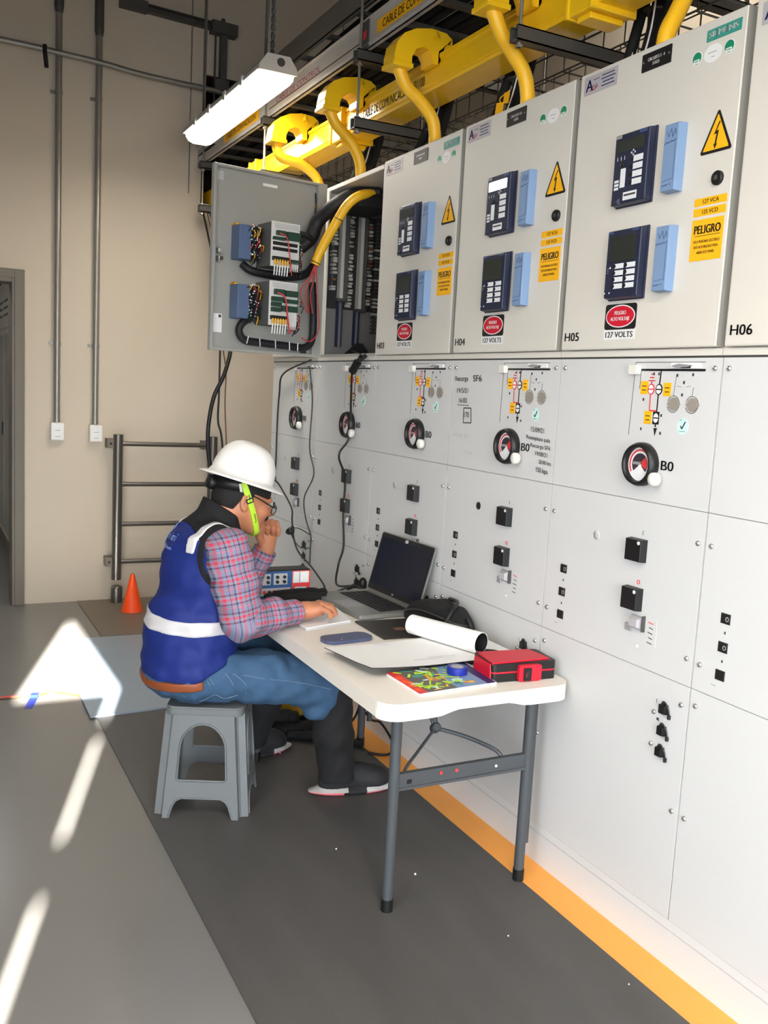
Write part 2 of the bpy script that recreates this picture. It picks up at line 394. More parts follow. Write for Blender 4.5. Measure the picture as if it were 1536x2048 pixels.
def lv_labels(F, root, brand, plate, mils):
    n = 0.0016
    b = B('silverlabel'); b.rrect(F, .028, .163, 2.228, 2.276, .003, 0, .0012, 'silverlabel')
    b.text(F, 'A', .036, 2.237, .030, n, 'navy', bold=.001); b.text(F, 'mis', .058, 2.241, .014, n, 'plum', width=.026); b.strokes(F, [[(.052, 2.238), (.070, 2.237), (.084, 2.244)]], .0012, n, 'red')
    for i, (a, c) in enumerate(((.100, .150), (.098, .154), (.104, .148), (.100, .152))): b.strokes(F, [[(a, 2.266-.009*i), (c, 2.266-.009*i)]], .0014, n, 'navy' if i else 'ink2')
    b.strokes(F, [[(.066, 2.263), (.090, 2.263)]], .0009, n, 'ink2')
    b.obj('company_sticker', root)
    if plate:
        b = B('ink'); b.rrect(F, .255, .357, 2.229, 2.272, .002, 0, .0022)
        for u in (.262, .350): b.ell(F, u, 2.252, .0028, .0028, .002, .0034, 'chrome', 8)
        if isinstance(plate[0], str):
            for i, t in enumerate(plate): b.text(F, t, .306, 2.251-.012*i, .0078, .0028, 'white', width=(.058 if i == 0 else .024), bold=.0003, center=True)
        else:
            for i, l in enumerate(plate): b.strokes(F, [[(.306-l/2, 2.255-.012*i), (.306+l/2, 2.255-.012*i)]], .0026, .0028, 'silver')
        b.obj('circuit_nameplate', root)
    if brand:
        b = B('teal'); b.rrect(F, .470, .572, 2.239, 2.265, .001, 0, .0014); b.text(F, 'SIEMENS', .521, 2.2465, .0125, .0026, 'white', width=.086, bold=.0006, center=True); b.obj('brand_plate', root)
    for cu in (.444, .541):
        b = B('white'); b.ell(F, cu, 2.212, .0155, .0155, 0, .0008); b.ell(F, cu, 2.212, .0135, .0135, 0, .0014, 'green'); b.rrect(F, cu-.009, cu+.009, 2.200, 2.209, .002, 0, .0018, 'white'); b.strokes(F, [[(cu-.006, 2.205), (cu+.006, 2.205)]], .001, .0021, 'green'); b.obj('green_round_sticker', root)
    b = B('white'); b.ell(F, .4925, 2.211, .027, .020, 0, .0010); b.strokes(F, [[(.478, 2.213), (.504, 2.213)], [(.489, 2.203), (.499, 2.203)]], .0008, .0014, 'silver'); b.obj('oval_sticker', root)
    # warning triangle with a lightning bolt
    def tri(cu, cv, w_, h_, r):
        P_ = [Vector((cu-w_/2, cv)), Vector((cu+w_/2, cv)), Vector((cu, cv+h_))]; out = []
        for i in range(3):
            a, q, c = P_[i-1], P_[i], P_[(i+1) % 3]; d0 = (a-q).normalized(); d1 = (c-q).normalized()
            for t in (0, .5, 1): out.append(q+(d0*(1-t)+d1*t)*r*(1 if t != .5 else .9))
        return [(q.x, q.y) for q in out]
    b = B('ink'); b.prism(F, tri(.529, 1.984, .098, .098, .006), 0, .0012, 'ink'); b.prism(F, tri(.529, 1.9905, .078, .079, .002), 0, .0018, 'labely')
    b.prism(F, [(.534, 2.052), (.521, 2.024), (.529, 2.026), (.525, 2.002), (.5215, 2.004), (.5265, 1.992), (.5325, 2.003), (.5295, 2.003), (.5345, 2.033), (.527, 2.031), (.538, 2.051)], 0, .0024, 'ink')
    b.obj('warning_triangle', root)
    b = B('black'); b.lathe([(.0165, 0), (.0165, .006), (.013, .010), (.012, .0085)], F.p(.545, 1.924, 0), F.N, n=18); b.rect(F, .540, .550, 1.919, 1.929, .0095, 'carcass'); b.obj('cam_lock', root)
    for i, t in enumerate(('127 VCA' if mils != 'a' else '127 VCA', '125 VCD')):
        b = B('labely'); b.rrect(F, .479, .577, 1.868-.0235*i, 1.886-.0235*i, .001, 0, .001); b.text(F, t, .530, 1.8725-.0235*i, .0095, .0014, 'ink', width=.048, bold=.0003, center=True); b.obj('voltage_label', root)
    b = B('labely'); b.rrect(F, .478, .575, 1.742, 1.837, .001, 0, .001); b.text(F, 'PELIGRO', .527, 1.804, .0195, .0014, 'ink', width=.080, bold=.001, center=True); b.strokes(F, [[(.489, 1.799), (.566, 1.799)]], .0006, .0014, 'ink')
    for i, t in enumerate(('SOLO PERSONAL ELECTRICO', 'ESTE AUTORIZADO PARA', 'ABRIR ESTE PANEL')): b.text(F, t, .527, 1.783-.0125*i, .0062, .0014, 'brownink', width=(.080, .074, .055)[i], bold=.0003, center=True)
    b.obj('danger_label', root)
    b = B('ink'); b.rrect(F, .192, .312, 1.592, 1.658, .008, 0, .001); b.ell(F, .252, 1.626, .056, .0295, 0, .0014, 'white', 32); b.ell(F, .252, 1.626, .0525, .0265, 0, .0018, 'red', 32)
    b.text(F, 'PELIGRO', .252, 1.630, .0100, .0022, 'white', width=.044, bold=.0005, center=True); b.text(F, 'ALTO VOLTAJE', .252, 1.615, .0095, .0022, 'white', width=.072, bold=.0005, center=True)
    b.rect(F, .192, .312, 1.566, 1.5915, .001, 'white'); b.text(F, '127 VOLTS', .252, 1.5715, .0150, .0014, 'ink', width=.104, bold=.0008, center=True)
    b.obj('high_voltage_sign', root)
SEG = {}
def cubicle(k, name_label, label, lv='closed', handwriting=False, port='grey', brand=False, plate=None, lit=False, partial=False, lowonly=False):
    y0 = 0.6*(5-k)+0.6             # y of the left edge; k = 5 is H05
    root = thing('switchgear_cubicle', (0.3, y0-0.3, 0), label, 'switchgear', 'row of medium voltage switchgear cubicles')
    F0 = Fr((0, y0, 0), (0, -1, 0), (0, 0, 1), (-1, 0, 0)); FL = Fr((LVF, y0, 0), (0, -1, 0), (0, 0, 1), (-1, 0, 0))
    g = 0.0022
    b = B('seam'); b.box(.004, .75, y0-.6, y0, .05, ZB+.004)
    if lv != 'open': b.box(.012, .40, y0-.6, y0, ZB+.004, ZT, 'lv')
    b.obj('carcass', root)
    def pan(n, z0, z1): return B('panel').box(0, .02, y0-.6+g, y0-g, z0, z1).obj(n, root)
    pan('operating_panel', ZM+.0009, ZB-.003); pan('drive_panel', ZD+.0009, ZM-.0009); pan('cable_panel', ZP+.002, ZD-.0009)
    b = B('plinth').box(0.002, .03, y0-.6, y0, 0.0, ZP); b.box(.0005, .0025, y0-.6, y0, ZP-.026, ZP-.0235, 'portgrey'); b.obj('plinth', root)
    B('lv').box(-.004, .02, y0-.6+.001, y0-.001, ZB+.002, ZB+.018).box(.0, .02, y0-.6, y0, ZB-.003, ZB+.003, 'carcass').obj('base_rail', root)
    for u, z in ((.021, 1.492), (.579, 1.492), (.021, 1.078), (.579, 1.078), (.021, .791), (.579, .794), (.021, .688), (.576, .676), (.021, .402), (.579, .403)):
        screw(root, y0-u, z)
    # operating panel: mimic diagram
    if not partial:
        b = B('ink'); n = .0012
        b.strokes(F0, [[(.306, 1.320), (.311, 1.507), (.548, 1.507)]], .0006, n, 'ink2'); b.strokes(F0, [[(.333, 1.440), (.333, 1.485)]], .0007, n, 'ink2')
        b.strokes(F0, [[(.333, 1.488), (.550, 1.488)]], .0028, n); b.strokes(F0, [[(.405, 1.487), (.402, 1.44), (.401, 1.345)]], .0020, n)
        b.strokes(F0, [[(.374, 1.456), (.375, 1.386), (.401, 1.386)]], .0016, n+.0002, 'redmark')
        for i, l in enumerate((.012, .008, .0045)): b.strokes(F0, [[(.375-l, 1.461+.008*i), (.375+l, 1.461+.008*i)]], .0013, n+.0002, 'redmark')
        b.strokes(F0, [[(.375, 1.455), (.375, 1.462)]], .0013, n+.0002, 'redmark')
        for cu, cm in ((.375, 'redmark'), (.4025, 'ink')):
            b.ell(F0, cu, 1.4395, .0115, .0140, 0, n+.0006, cm, 18); b.ell(F0, cu, 1.4395, .0088, .0112, 0, n+.001, 'white', 18); b.strokes(F0, [[(cu-.009, 1.4395), (cu+.009, 1.4395)]], .0016, n+.0014, cm)
        for cu, cv in ((.3495, 1.443), (.4305, 1.440), (.371, 1.368)):
            b.rrect(F0, cu-.013, cu+.013, cv-.0165, cv+.0165, .001, 0, n, 'labely'); b.strokes(F0, [[(cu-.008, cv+.004), (cu+.008, cv+.004)], [(cu-.007, cv-.006), (cu+.008, cv-.006)]], .0013, n+.0003, 'brownink')
        b.rect(F0, .390, .412, 1.352, 1.384, n+.0006); b.ell(F0, .401, 1.368, .0088, .0118, 0, n+.001, 'white', 16); b.strokes(F0, [[(.392, 1.368), (.410, 1.368)]], .0016, n+.0014)
        b.prism(F0, [(.395, 1.343), (.407, 1.343), (.401, 1.324)], 0, n)
        for u, v in ((.380, 1.478), (.398, 1.478), (.461, 1.475), (.512, 1.477), (.485, 1.458), (.350, 1.413), (.418, 1.375), (.350, 1.338), (.420, 1.331), (.482, 1.428)): b.rect(F0, u-.0025, u+.0025, v-.0035, v+.0035, n, 'ink2')
        for u in (.4555, .517):
            b.strokes(F0, [[(u-.001, 1.424), (u, 1.445), (u+.003, 1.478 if u < .5 else 1.445)]], .0004, n, 'ink2')
            b.arc(F0, u, 1.405, .020, .0212, -160, 160, n-.0004, n, 'ink2', 14)
        b.strokes(F0, [[(.461, 1.449), (.478, 1.447)], [(.492, 1.447), (.508, 1.45)]], .0004, n, 'ink2')
        b.obj('mimic_diagram', root)
        for i, u in enumerate((.458, .520)):
            b = B('plug'); b.ell(F0, u, 1.405, .0165, .0165, 0, .004, 'plug', 20); b.rrect(F0, u-.0205, u+.0205, 1.4015, 1.4085, .003, 0, .0032, 'plug'); b.obj('voltage_test_cap', root)
        b = B('mint'); b.ell(F0, .494, 1.353, .019, .020, 0, .001); b.strokes(F0, [[(.487, 1.353), (.492, 1.346), (.502, 1.364)]], .0016, .0014, 'ink'); b.strokes(F0, [[(.484, 1.340), (.503, 1.340)], [(.482, 1.365), (.490, 1.369)]], .0008, .0014, 'teal'); b.obj('check_sticker', root)
        b = B('plastic'); b.rrect(F0, .302, .330, 1.476, 1.500, .004, 0, .016); b.obj('corner_handle', root, bevel=.003)
        b = B('white'); b.rrect(F0, .438, .536, 1.492, 1.506, .005, 0, .004, 'white'); b.prism(F0, [(.446, 1.497), (.462, 1.4935), (.500, 1.495), (.512, 1.4995), (.470, 1.503)], .004, .011, 'silver'); b.fbox(F0, .474, .506, 1.4925, 1.4975, .004, .006, 'ink'); b.obj('slide_lever', root, bevel=.001)
        # gas pressure gauge
        gb = B('black').lathe([(.053, 0), (.056, .004), (.056, .018), (.051, .030), (.0455, .030), (.043, .022), (.043, .012)], F0.p(.373, 1.2485, 0), F0.N, n=32).obj('pressure_gauge', root)
        b = B('dial'); n = .0145; b.ell(F0, .373, 1.2485, .0445, .0445, .004, n, 'dial', 32); b.arc(F0, .373, 1.2485, .034, .0385, -30, 215, n, n+.0008, 'redmark', 18)
        b.arc(F0, .373, 1.2485, .0, .028, -40, 220, n, n+.0008, 'dialdark', 18); b.prism(F0, [(.369, 1.2485), (.379, 1.2485), (.381, 1.216), (.366, 1.216)], n, n+.0012, 'white'); b.fbox(F0, .350, .376, 1.247, 1.254, n, n+.003, 'silver')
        b.arc(F0, .373, 1.2485, .008, .027, -25, 45, n+.0008, n+.0016, 'redmark', 6); b.obj('dial', gb)
        b = B('plastic'); b.cyl(F0.p(.412, 1.227, .004), F0.p(.440, 1.218, .020), .006); b.lathe([(.009, 0), (.0175, .002), (.0175, .016), (.012, .020), (.004, .0215)], F0.p(.436, 1.216, .012), F0.N, 'plastic', n=16); b.obj('filling_valve', root)
        lettering(F0, root, 'B0', .434, 1.240, .024, .0012, width=.042, bold=.0009)
        # drive panel
        b = B('portgrey' if port == 'grey' else 'black'); b.lathe([(.013, 0), (.013, .0012), (.004, .0016)], F0.p(.215, 1.039, 0), F0.N, n=18); b.obj('crank_port', root)
        for v, mk in ((1.0275, 'I'), (.900, 'O')):
            s_ = B('black').fbox(F0, .350, .412, v-.030, v+.030, 0, .022, 'black', .003, .002).obj('switch_cover', root, bevel=.0015)
            B('white').lathe([(.0048, 0), (.0048, .0014)], F0.p(.402, v+.021, .0218), F0.N, n=12).obj('cover_screw', s_)
        b = B('ink2'); b.strokes(F0, [[(.392, 1.067), (.392, 1.079)]], .0008, .0012); b.arc(F0, .391, .944, .0042, .0058, 0, 360, 0, .0012, 'redmark', 14); b.obj('switch_marking', root)
        b = B('silver'); b.fbox(F0, .379, .424, .822, .858, 0, .004, 'silver'); b.fbox(F0, .383, .418, .824, .856, .004, .018, 'silverlabel', .003, .006); b.fbox(F0, .424, .429, .820, .862, 0, .010, 'carcass'); b.fbox(F0, .360, .382, .812, .832, .002, .007, 'silver'); b.obj('padlock_lever', root, bevel=.001)
        b = B('panel'); b.rrect(F0, .432, .470, .790, .858, .002, 0, .0008)
        for i in range(5): b.strokes(F0, [[(.440+.004*(i % 2), .850-.013*i), (.458, .848-.013*i)]], .0012, .0011, 'ink2' if i else 'redmark')
        b.obj('lever_label', root)
        B('white').lathe([(.004, 0), (.004, .003)], F0.p(.408, .778, 0), F0.N, n=10).obj('rivet', root)
        for v in (.648, .592, .537):
            b = B('black'); b.fbox(F0, .512, .534, v-.013, v+.012, 0, .013, 'black', .002, .002); b.cyl(F0.p(.523, v+.010, .008), F0.p(.526, v+.019, .008), .005)
            b.tube([F0.p(.528, v+.017, .008), F0.p(.536, v+.018, .012), F0.p(.543, v+.006, .010), F0.p(.544, v-.012, .006)], .0022); b.cyl(F0.p(.544, v-.010, .005), F0.p(.544, v-.020, .005), .0045, n=8)
            b.obj('capacitive_socket', root)
        for v in (.629, .545): screw(root, y0-.488, v)
        b = B('ink2'); b.strokes(F0, [[(.494, .655), (.494, .665)], [(.498, .653), (.506, .653)], [(.507, .608), (.509, .613)]], .0006, .0012); b.rrect(F0, .499, .506, .611, .618, .001, 0, .001, 'ink2'); b.obj('socket_marking', root)
    for i, v in enumerate((.919, .851, .784)):
        b = B('black'); b.fbox(F0, .070, .098, v-.0125, v+.0125, 0, .0022, 'ink', .001, .001)
        if i < 2: b.ell(F0, .090, v, .005, .006, .002, .0032, 'silver', 12); b.ell(F0, .091, v, .0025, .0035, .002, .0038, 'ink', 10)
        b.obj('indicator_window', root)
    b = B('ink2')
    for v in (.886, .818): b.rect(F0, .084, .088, v-.003, v+.003, .0012)
    b.rrect(F0, .060, .074, .754, .757, .001, 0, .0012, 'portgrey'); b.obj('indicator_marking', root)
    if handwriting:
        b = B('ink'); n = .0012
        for t, u, v, h, wd, sh in (('Recarga', .020, 1.447, .017, .083, 0), ('SF6', .134, 1.447, .021, .052, 0), ('19/5/21', .036, 1.407, .016, .072, 0), ('16:02', .052, 1.374, .016, .052, 0), ('170', .093, 1.326, .018, .028, 0)):
            ff = Fr(F0.p(u, v, 0), (0, -1, .02), (0, .12, 1), (-1, 0, 0)); b.text(ff, t, 0, 0, h, n, 'ink', width=wd, bold=.0003)
        b.strokes(F0, [[(.044, 1.366), (.116, 1.366)]], .0010, n); b.strokes(F0, [[(.086, 1.357), (.131, 1.358), (.137, 1.309), (.087, 1.307), (.085, 1.358)]], .0017, n)
        b.obj('marker_writing', root)
        b = B('ink')
        for t, u, v, h, wd in (('15/09/21', .478, 1.302, .015, .066), ('Reemplazo pala', .458, 1.279, .012, .118), ('-Recarga SF6', .474, 1.256, .012, .106), ('19/08/21', .508, 1.232, .013, .060), ('20:00 hrs', .528, 1.209, .012, .060), ('150 kpa', .518, 1.183, .015, .058)):
            ff = Fr(F0.p(u, v, 0), (0, -1, -.04), (0, .12, 1), (-1, 0, 0)); b.text(ff, t, 0, 0, h, n, 'ink', width=wd, bold=.0002)
        b.obj('marker_writing', root)
        b = B('silver')
        for t, u, v, h, wd in (('Recarga SF6', .026, 1.258, .013, .10), ('1.8 kpa', .10, 1.205, .012, .055)): b.text(F0, t, u, v, h, .0008, 'portgrey', width=wd)
        b.obj('faded_writing', root)
    if lv == 'far': B('lv').box(LVF, .010, y0-.587, y0-.010, 1.5415, ZT+.002).obj('low_voltage_door', root, bevel=.004)
    if lv == 'closed':
        B('lv').box(LVF, .010, y0-.587, y0-.010, 1.5415, ZT+.002).obj('low_voltage_door', root, bevel=.004)
        B('edgeshade').box(LVF+.0015, .012, y0-.5905, y0-.5868, 1.5430, ZT).obj('door_edge_shade', root)  # dark strip painted in for the recess shade along the door edge
        if not partial:
            lv_labels(FL, root, brand, plate, '')
            relay(FL, root, True, lit); test_block(FL, root, 1.912, 2.072); relay(FL, root, False); test_block(FL, root, 1.676, 1.834)
        else:
            b = B('silverlabel'); b.rrect(FL, .028, .163, 2.228, 2.276, .003, 0, .0012); b.text(FL, 'A', .036, 2.237, .030, .0016, 'navy', bold=.001); b.obj('company_sticker', root)
        lettering(FL, root, name_label, .026, 1.566, .0235, .0012, width=.062, bold=.0008)
    return root, F0, FL, y0
cubicle(6, 'H06', 'nearest cubicle marked H06, cut off by the right edge, three black windows', partial=True)
cubicle(5, 'H05', 'cubicle marked H05 with the largest relays and a teal brand plate on top', brand=True, plate=('CIRCUITO 3 - 4', '51025'))
cubicle(4, 'H04', 'cubicle marked H04 with handwritten marker notes and one lit white relay display', handwriting=True, port='black', plate=('CIRCUITO 10', '51020'), lit=True)
cubicle(3, 'H03', 'closed cubicle marked H03 behind the laptop, next to the open compartment', brand=True, plate=(.062, .022))
r2, F2, _, y2 = cubicle(2, 'H02', 'cubicle with its upper compartment wide open, wiring and yellow tube showing', lv='open')
r1, F1, _, y1 = cubicle(1, 'H01', 'last cubicle at the far left end, behind the hard hat', lv='far')

# ---------------------------------------------------------------- H02: hollow low-voltage compartment and its open door
b = B('lv'); D = .30; yl, yr = y2, y2-.6
b.box(-.004, D, yl-.014, yl, ZB+.018, ZT); b.box(-.004, D, yr, yr+.012, ZB+.018, ZT); b.box(-.004, D, yr+.012, yl-.014, ZT-.018, ZT); b.box(D, D+.01, yr, yl, ZB+.018, ZT, 'dark'); b.box(-.004, D, yr+.012, yl-.014, ZB+.018, ZB+.030, 'lvgrey')
b.box(-.004, .004, yl-.05, yl-.014, ZB+.03, ZT-.018, 'lv')
box2 = b.obj('low_voltage_compartment', r2, bevel=.002)
B('modgrey').box(.006, D, yl-.034, yl-.0145, ZB+.03, ZT-.04).obj('mounting_plate', box2)
B('dark').box(.008, D, yl-.0400, yl-.0345, ZB+.24, ZB+.66).obj('backing_strip', box2)
ys = yl-.040
b = B('alu')
for x0, z0, z1 in ((.056, 1.805, 2.185), (.150, 1.765, 2.19)): b.box(x0, x0+.016, ys-.035, ys, z0, z1); b.box(x0+.016, x0+.038, ys-.03, ys, z0, z1, 'carcass')
for x0, z0, z1 in ((.068, 1.59, 1.80), (.154, 1.60, 1.765)): b.box(x0+.004, x0+.011, ys-.012, ys, z0, z1, 'chrome'); b.box(x0-.012, x0+.020, ys-.006, ys, z0, z1, 'relayface')
b.box(.044, .090, ys-.036, ys, 1.792, 1.806, 'ink2'); b.box(.146, .192, ys-.036, ys, 1.752, 1.766, 'ink2')
b.obj('wiring_duct', box2)
random.seed(3)
for xc, z0, z1, sk in ((.028, 1.84, 2.12, .02), (.110, 1.77, 2.18, .008), (.206, 1.77, 2.17, .004)):
    b = B('terminalgrey'); z = z0; b.box(xc-.006, xc+.006, ys-.006, ys, z0, z1, 'ink2')
    while z < z1:
        if random.random() > .16:
            h = random.uniform(.006, .012); dx = random.uniform(-.004, .004); b.box(xc-.010+dx, xc+.010+dx, ys-.022-random.random()*.01, ys, z, z+h, 'terminalgrey' if random.random() > .12 else 'copper')
            if random.random() > .55: b.cyl((xc-.012+dx, ys-.02, z), (xc+.014+dx, ys-.03, z+random.uniform(-sk, sk)*1.5), .002, 'blackmatte', n=6)
        z += random.uniform(.011, .018)
    b.obj('terminal_strip', box2)
b = B('terminal'); z = 1.66; b.box(.244, .250, ys-.006, ys, 1.66, 2.17, 'ink2')
while z < 2.17: b.box(.232, .262, ys-.02, ys, z, z+.009, 'terminalgrey' if random.random() > .7 else 'ink2'); z += .017
b.obj('terminal_strip', box2)
b = B('blackmatte'); b.prism(Fr((.10, ys-.002, 1.556), (1, 0, 0), (0, 0, 1), (0, -1, 0)), [(0, 0), (.125, 0), (.105, .03), (.085, .055), (.06, .055), (.035, .03)], 0, .03); b.obj('cable_gland_plate', box2)
B('blackmatte').box(.02, .20, yl-.30, yl-.06, ZT-.115, ZT-.05).obj('cable_loom', box2, bevel=.02)
# open door; s runs from the latch edge to the hinge, n towards the camera
DA = Vector((-.557, 2.266, 0)); DB = Vector((-.020, 2.346, 0)); DLEN = (DB-DA).length
FD = Fr(DA, DB-DA, (0, 0, 1)); 
if FD.N.y > 0: FD.N = -FD.N
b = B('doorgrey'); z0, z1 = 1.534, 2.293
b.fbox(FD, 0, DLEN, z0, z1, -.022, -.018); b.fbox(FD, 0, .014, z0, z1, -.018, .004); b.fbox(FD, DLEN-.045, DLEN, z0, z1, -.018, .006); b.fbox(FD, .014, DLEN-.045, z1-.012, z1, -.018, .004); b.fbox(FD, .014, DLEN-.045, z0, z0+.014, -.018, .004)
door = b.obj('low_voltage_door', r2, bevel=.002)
b = B('portgrey'); b.fbox(FD, -.004, .012, 1.890, 1.962, .0, .012, 'silver'); b.fbox(FD, .016, .046, 1.930, 1.956, -.018, .02, 'chrome', .006, .004); b.fbox(FD, .018, .044, 1.896, 1.924, -.018, .024, 'chrome', .004, .004); b.cyl(FD.p(.031, 1.91, .0), FD.p(.031, 1.91, .03), .008, 'carcass'); b.obj('cam_lock', door, bevel=.001)
B('paper').rect(FD, .008, .062, 1.610, 1.688, -.0172).rect(FD, .046, .058, 1.672, 1.684, -.0166, 'ink2').obj('document_sticker', door)
B('white').rect(FD, .018, .052, 2.232, 2.268, -.0172, 'portgrey').rect(FD, .235, .305, 2.240, 2.252, -.0172, 'paper').obj('inspection_sticker', door)
B('redwire').tube([FD.p(.492, 2.25, -.01), FD.p(.49, 2.2, .0), FD.p(.488, 2.12, .0), FD.p(.50, 2.05, -.005)], .003, 'blackmatte').cyl(FD.p(.491, 2.205, -.002), FD.p(.489, 2.185, -.002), .0042, 'labely').obj('earthing_lead', door)
B('labely').fbox(FD, .45, .478, 1.540, 1.566, -.018, -.012, 'ink2').obj('hinge_plate', door)
def back_wires(b, s0, s1, z0, z1, n0, N, seed):
    rg = random.Random(seed)
    for i in range(N):
        s = rg.uniform(s0, s1); z = rg.uniform(z0, z1); d = rg.uniform(-.02, .02)
        b.tube([FD.p(s, z, n0), FD.p(s+d*.6, z-.006, n0+rg.uniform(.012, .03)), FD.p(s+d, z-rg.uniform(.015, .045), n0+.004)], .0022, rg.choice(['blackmatte']*6+['terminal', 'labely', 'redwire']), n=5, sub=4)
        q = FD.p(s, z, n0+.006); b.cyl(q, q-FD.U*.004+FD.N*.009, .0028, 'paper', n=6)
for vz, sd_ in ((1.985, 1), (1.742, 2)):
    b = B('pblue'); b.fbox(FD, .094, .150, vz-.070, vz+.070, -.018, .060, 'tblockshade'); tb = b.obj('test_switch', door, bevel=.003)
    b = B('relayface'); b.fbox(FD, .150, .196, vz-.066, vz+.072, -.018, .045, 'relayface'); back_wires(b, .150, .198, vz-.060, vz+.075, .045, 44, sd_); b.obj('wired_terminals', tb)
    b = B('labely'); b.prism(FD, [(.092, vz+.071), (.112, vz+.071), (.104, vz+.082)], -.018, .02, 'labely'); b.obj('yellow_tag', tb)
    b = B('modgrey'); b.fbox(FD, .216, .347, vz-.088, vz+.092, -.018, .110, 'modgrey'); rb = b.obj('protection_relay', door, bevel=.002)
    F = FD; n = .110; S0, S1, Z0, Z1 = .214, .349, vz-.090, vz+.094
    B('relaywhite').fbox(F, S0, S1, Z0, Z1, n, n+.004).obj('rear_plate', rb)
    b = B('silver')
    for i in range(22): b.prism(F, [(S0+.012+.0053*i, Z1-.006), (S0+.015+.0053*i, Z1-.006), (S0+.021+.0053*i, Z1-.028), (S0+.018+.0053*i, Z1-.028)], n+.004, n+.0046, 'portgrey')
    b.obj('vent_slots', rb)
    b = B('terminal')
    if sd_ == 1:
        for s0, s1, q0, q1 in ((.02, .062, .128, .146), (.07, .130, .112, .146), (.006, .06, .108, .120), (.086, .13, .016, .034)): b.fbox(F, S0+s0, S0+s1, Z0+q0, Z0+q1, n+.004, n+.022, 'terminal')
        for q0 in (.088, .066): b.fbox(F, S0+.008, S0+.126, Z0+q0, Z0+q0+.014, n+.004, n+.006, 'ink')
    else:
        for s0, s1, q0, q1 in ((.02, .066, .128, .150), (.072, .130, .124, .148), (.008, .062, .100, .118), (.064, .130, .096, .112), (.008, .052, .078, .096), (.056, .130, .060, .084), (.008, .05, .056, .074)): b.fbox(F, S0+s0, S0+s1, Z0+q0, Z0+q1, n+.004, n+.022, 'terminal')
    b.obj('terminal_block', rb)
    b = B('ink'); b.fbox(F, S0+.006, S0+.082, Z0+.024, Z0+.040, n+.004, n+.02, 'ink')
    for i in range(6):
        s = S0+.012+.0125*i; b.cyl(F.p(s, Z0+.028, n+.02), F.p(s+.001, Z0+.006, n+.018), .0036, 'labely', n=8); b.tube([F.p(s+.001, Z0+.006, n+.018), F.p(s+.002, Z0-.014, n+.014), F.p(s+.008, Z0-.034, n+.0)], .0030, 'paper', n=6)
    for i in range(5): s = S0+.088+.0085*i; b.tube([F.p(s, Z0+.022, n+.02), F.p(s, Z0+.002, n+.018), F.p(s+.004, Z0-.012, n+.01)], .0024, 'paper', n=6)
    b.obj('current_leads', rb)
    b = B('blackmatte'); back_wires(b, S1-.004, S1+.04, Z0+.0, Z0+.12, .06, 34, sd_+10); b.obj('wiring', rb)
    b = B('redwire'); b.tube([F.p(S0+.030, Z0+.135, n+.02), F.p(S0+.056, Z0+.120, n+.034), F.p(S0+.070, Z0+.08, n+.03), F.p(S0+.078, Z0+.03, n+.03), F.p(S0+.10, Z0-.03, n+.01)], .0026 if sd_ == 1 else .0036); b.obj('red_lead', rb)
b = B('hose'); b.tube([FD.p(.13, 1.90, .02), FD.p(.16, 1.875, .04), FD.p(.24, 1.868, .04), FD.p(.34, 1.868, .04), FD.p(.42, 1.885, .04), FD.p(.47, 1.93, .03), FD.p(.50, 2.0, .03)], .017, n=10); b.obj('wiring_loom', door)
b = B('hose'); b.tube([FD.p(.175, 1.68, .03), FD.p(.135, 1.655, .03), FD.p(.120, 1.62, .03), FD.p(.145, 1.585, .03), FD.p(.22, 1.578, .03), FD.p(.34, 1.574, .03), FD.p(.44, 1.572, .03), FD.p(.478, 1.605, .03), FD.p(.484, 1.68, .03), FD.p(.478, 1.78, .03), FD.p(.470, 1.86, .03)], .0165, n=10)
for q0, q1 in (((.215, 1.560), (.211, 1.597)), ((.29, 1.557), (.287, 1.594)), ((.36, 1.555), (.357, 1.592)), ((.40, 1.555), (.40, 1.590)), ((.150, 1.569), (.158, 1.602))): b.cyl(FD.p(*q0, .046), FD.p(*q1, .046), .0022, 'paper', n=6)
b.obj('wiring_loom', door)
b = B('hose'); b.tube([FD.p(.40, 2.00, .03), FD.p(.445, 2.05, .05), FD.p(.47, 2.12, .06), (-.03, 2.20, 2.19), (.05, 2.18, 2.235), (.14, 2.14, 2.25)], .030, n=12); b.tube([FD.p(.35, 2.05, .08), FD.p(.40, 2.045, .09), FD.p(.45, 2.03, .06)], .012, n=8); b.obj('cable_loom', door)
b = B('yellowtube'); P_ = [(.10, 2.13, 2.235), (.03, 2.10, 2.215), (-.02, 2.12, 2.17), (-.06, 2.16, 2.08), (-.095, 2.20, 1.99), (-.115, 2.215, 1.925)]; b.tube(P_, .0205, n=14)
for q in ((-.045, 2.145, 2.115), (-.112, 2.214, 1.935)): b.lathe([(.0215, -.002), (.0225, 0), (.0215, .002)], q, (-.3, .28, -.9), 'black', n=14)
yt = b.obj('corrugated_tube', door)
b = B('redwire')
for d in (0, .012, -.012, .022): b.tube([(-.115, 2.215, 1.925), (-.125+d, 2.22, 1.87), (-.15+d*2, 2.225, 1.80), (-.12+d, 2.24, 1.72)] if d < .02 else [(-.11, 2.215, 1.925), (-.09, 2.235, 1.8), (-.075, 2.24, 1.66), (-.11, 2.24, 1.60), (-.16, 2.225, 1.61)], .0025, n=6)
b.obj('red_leads', yt)

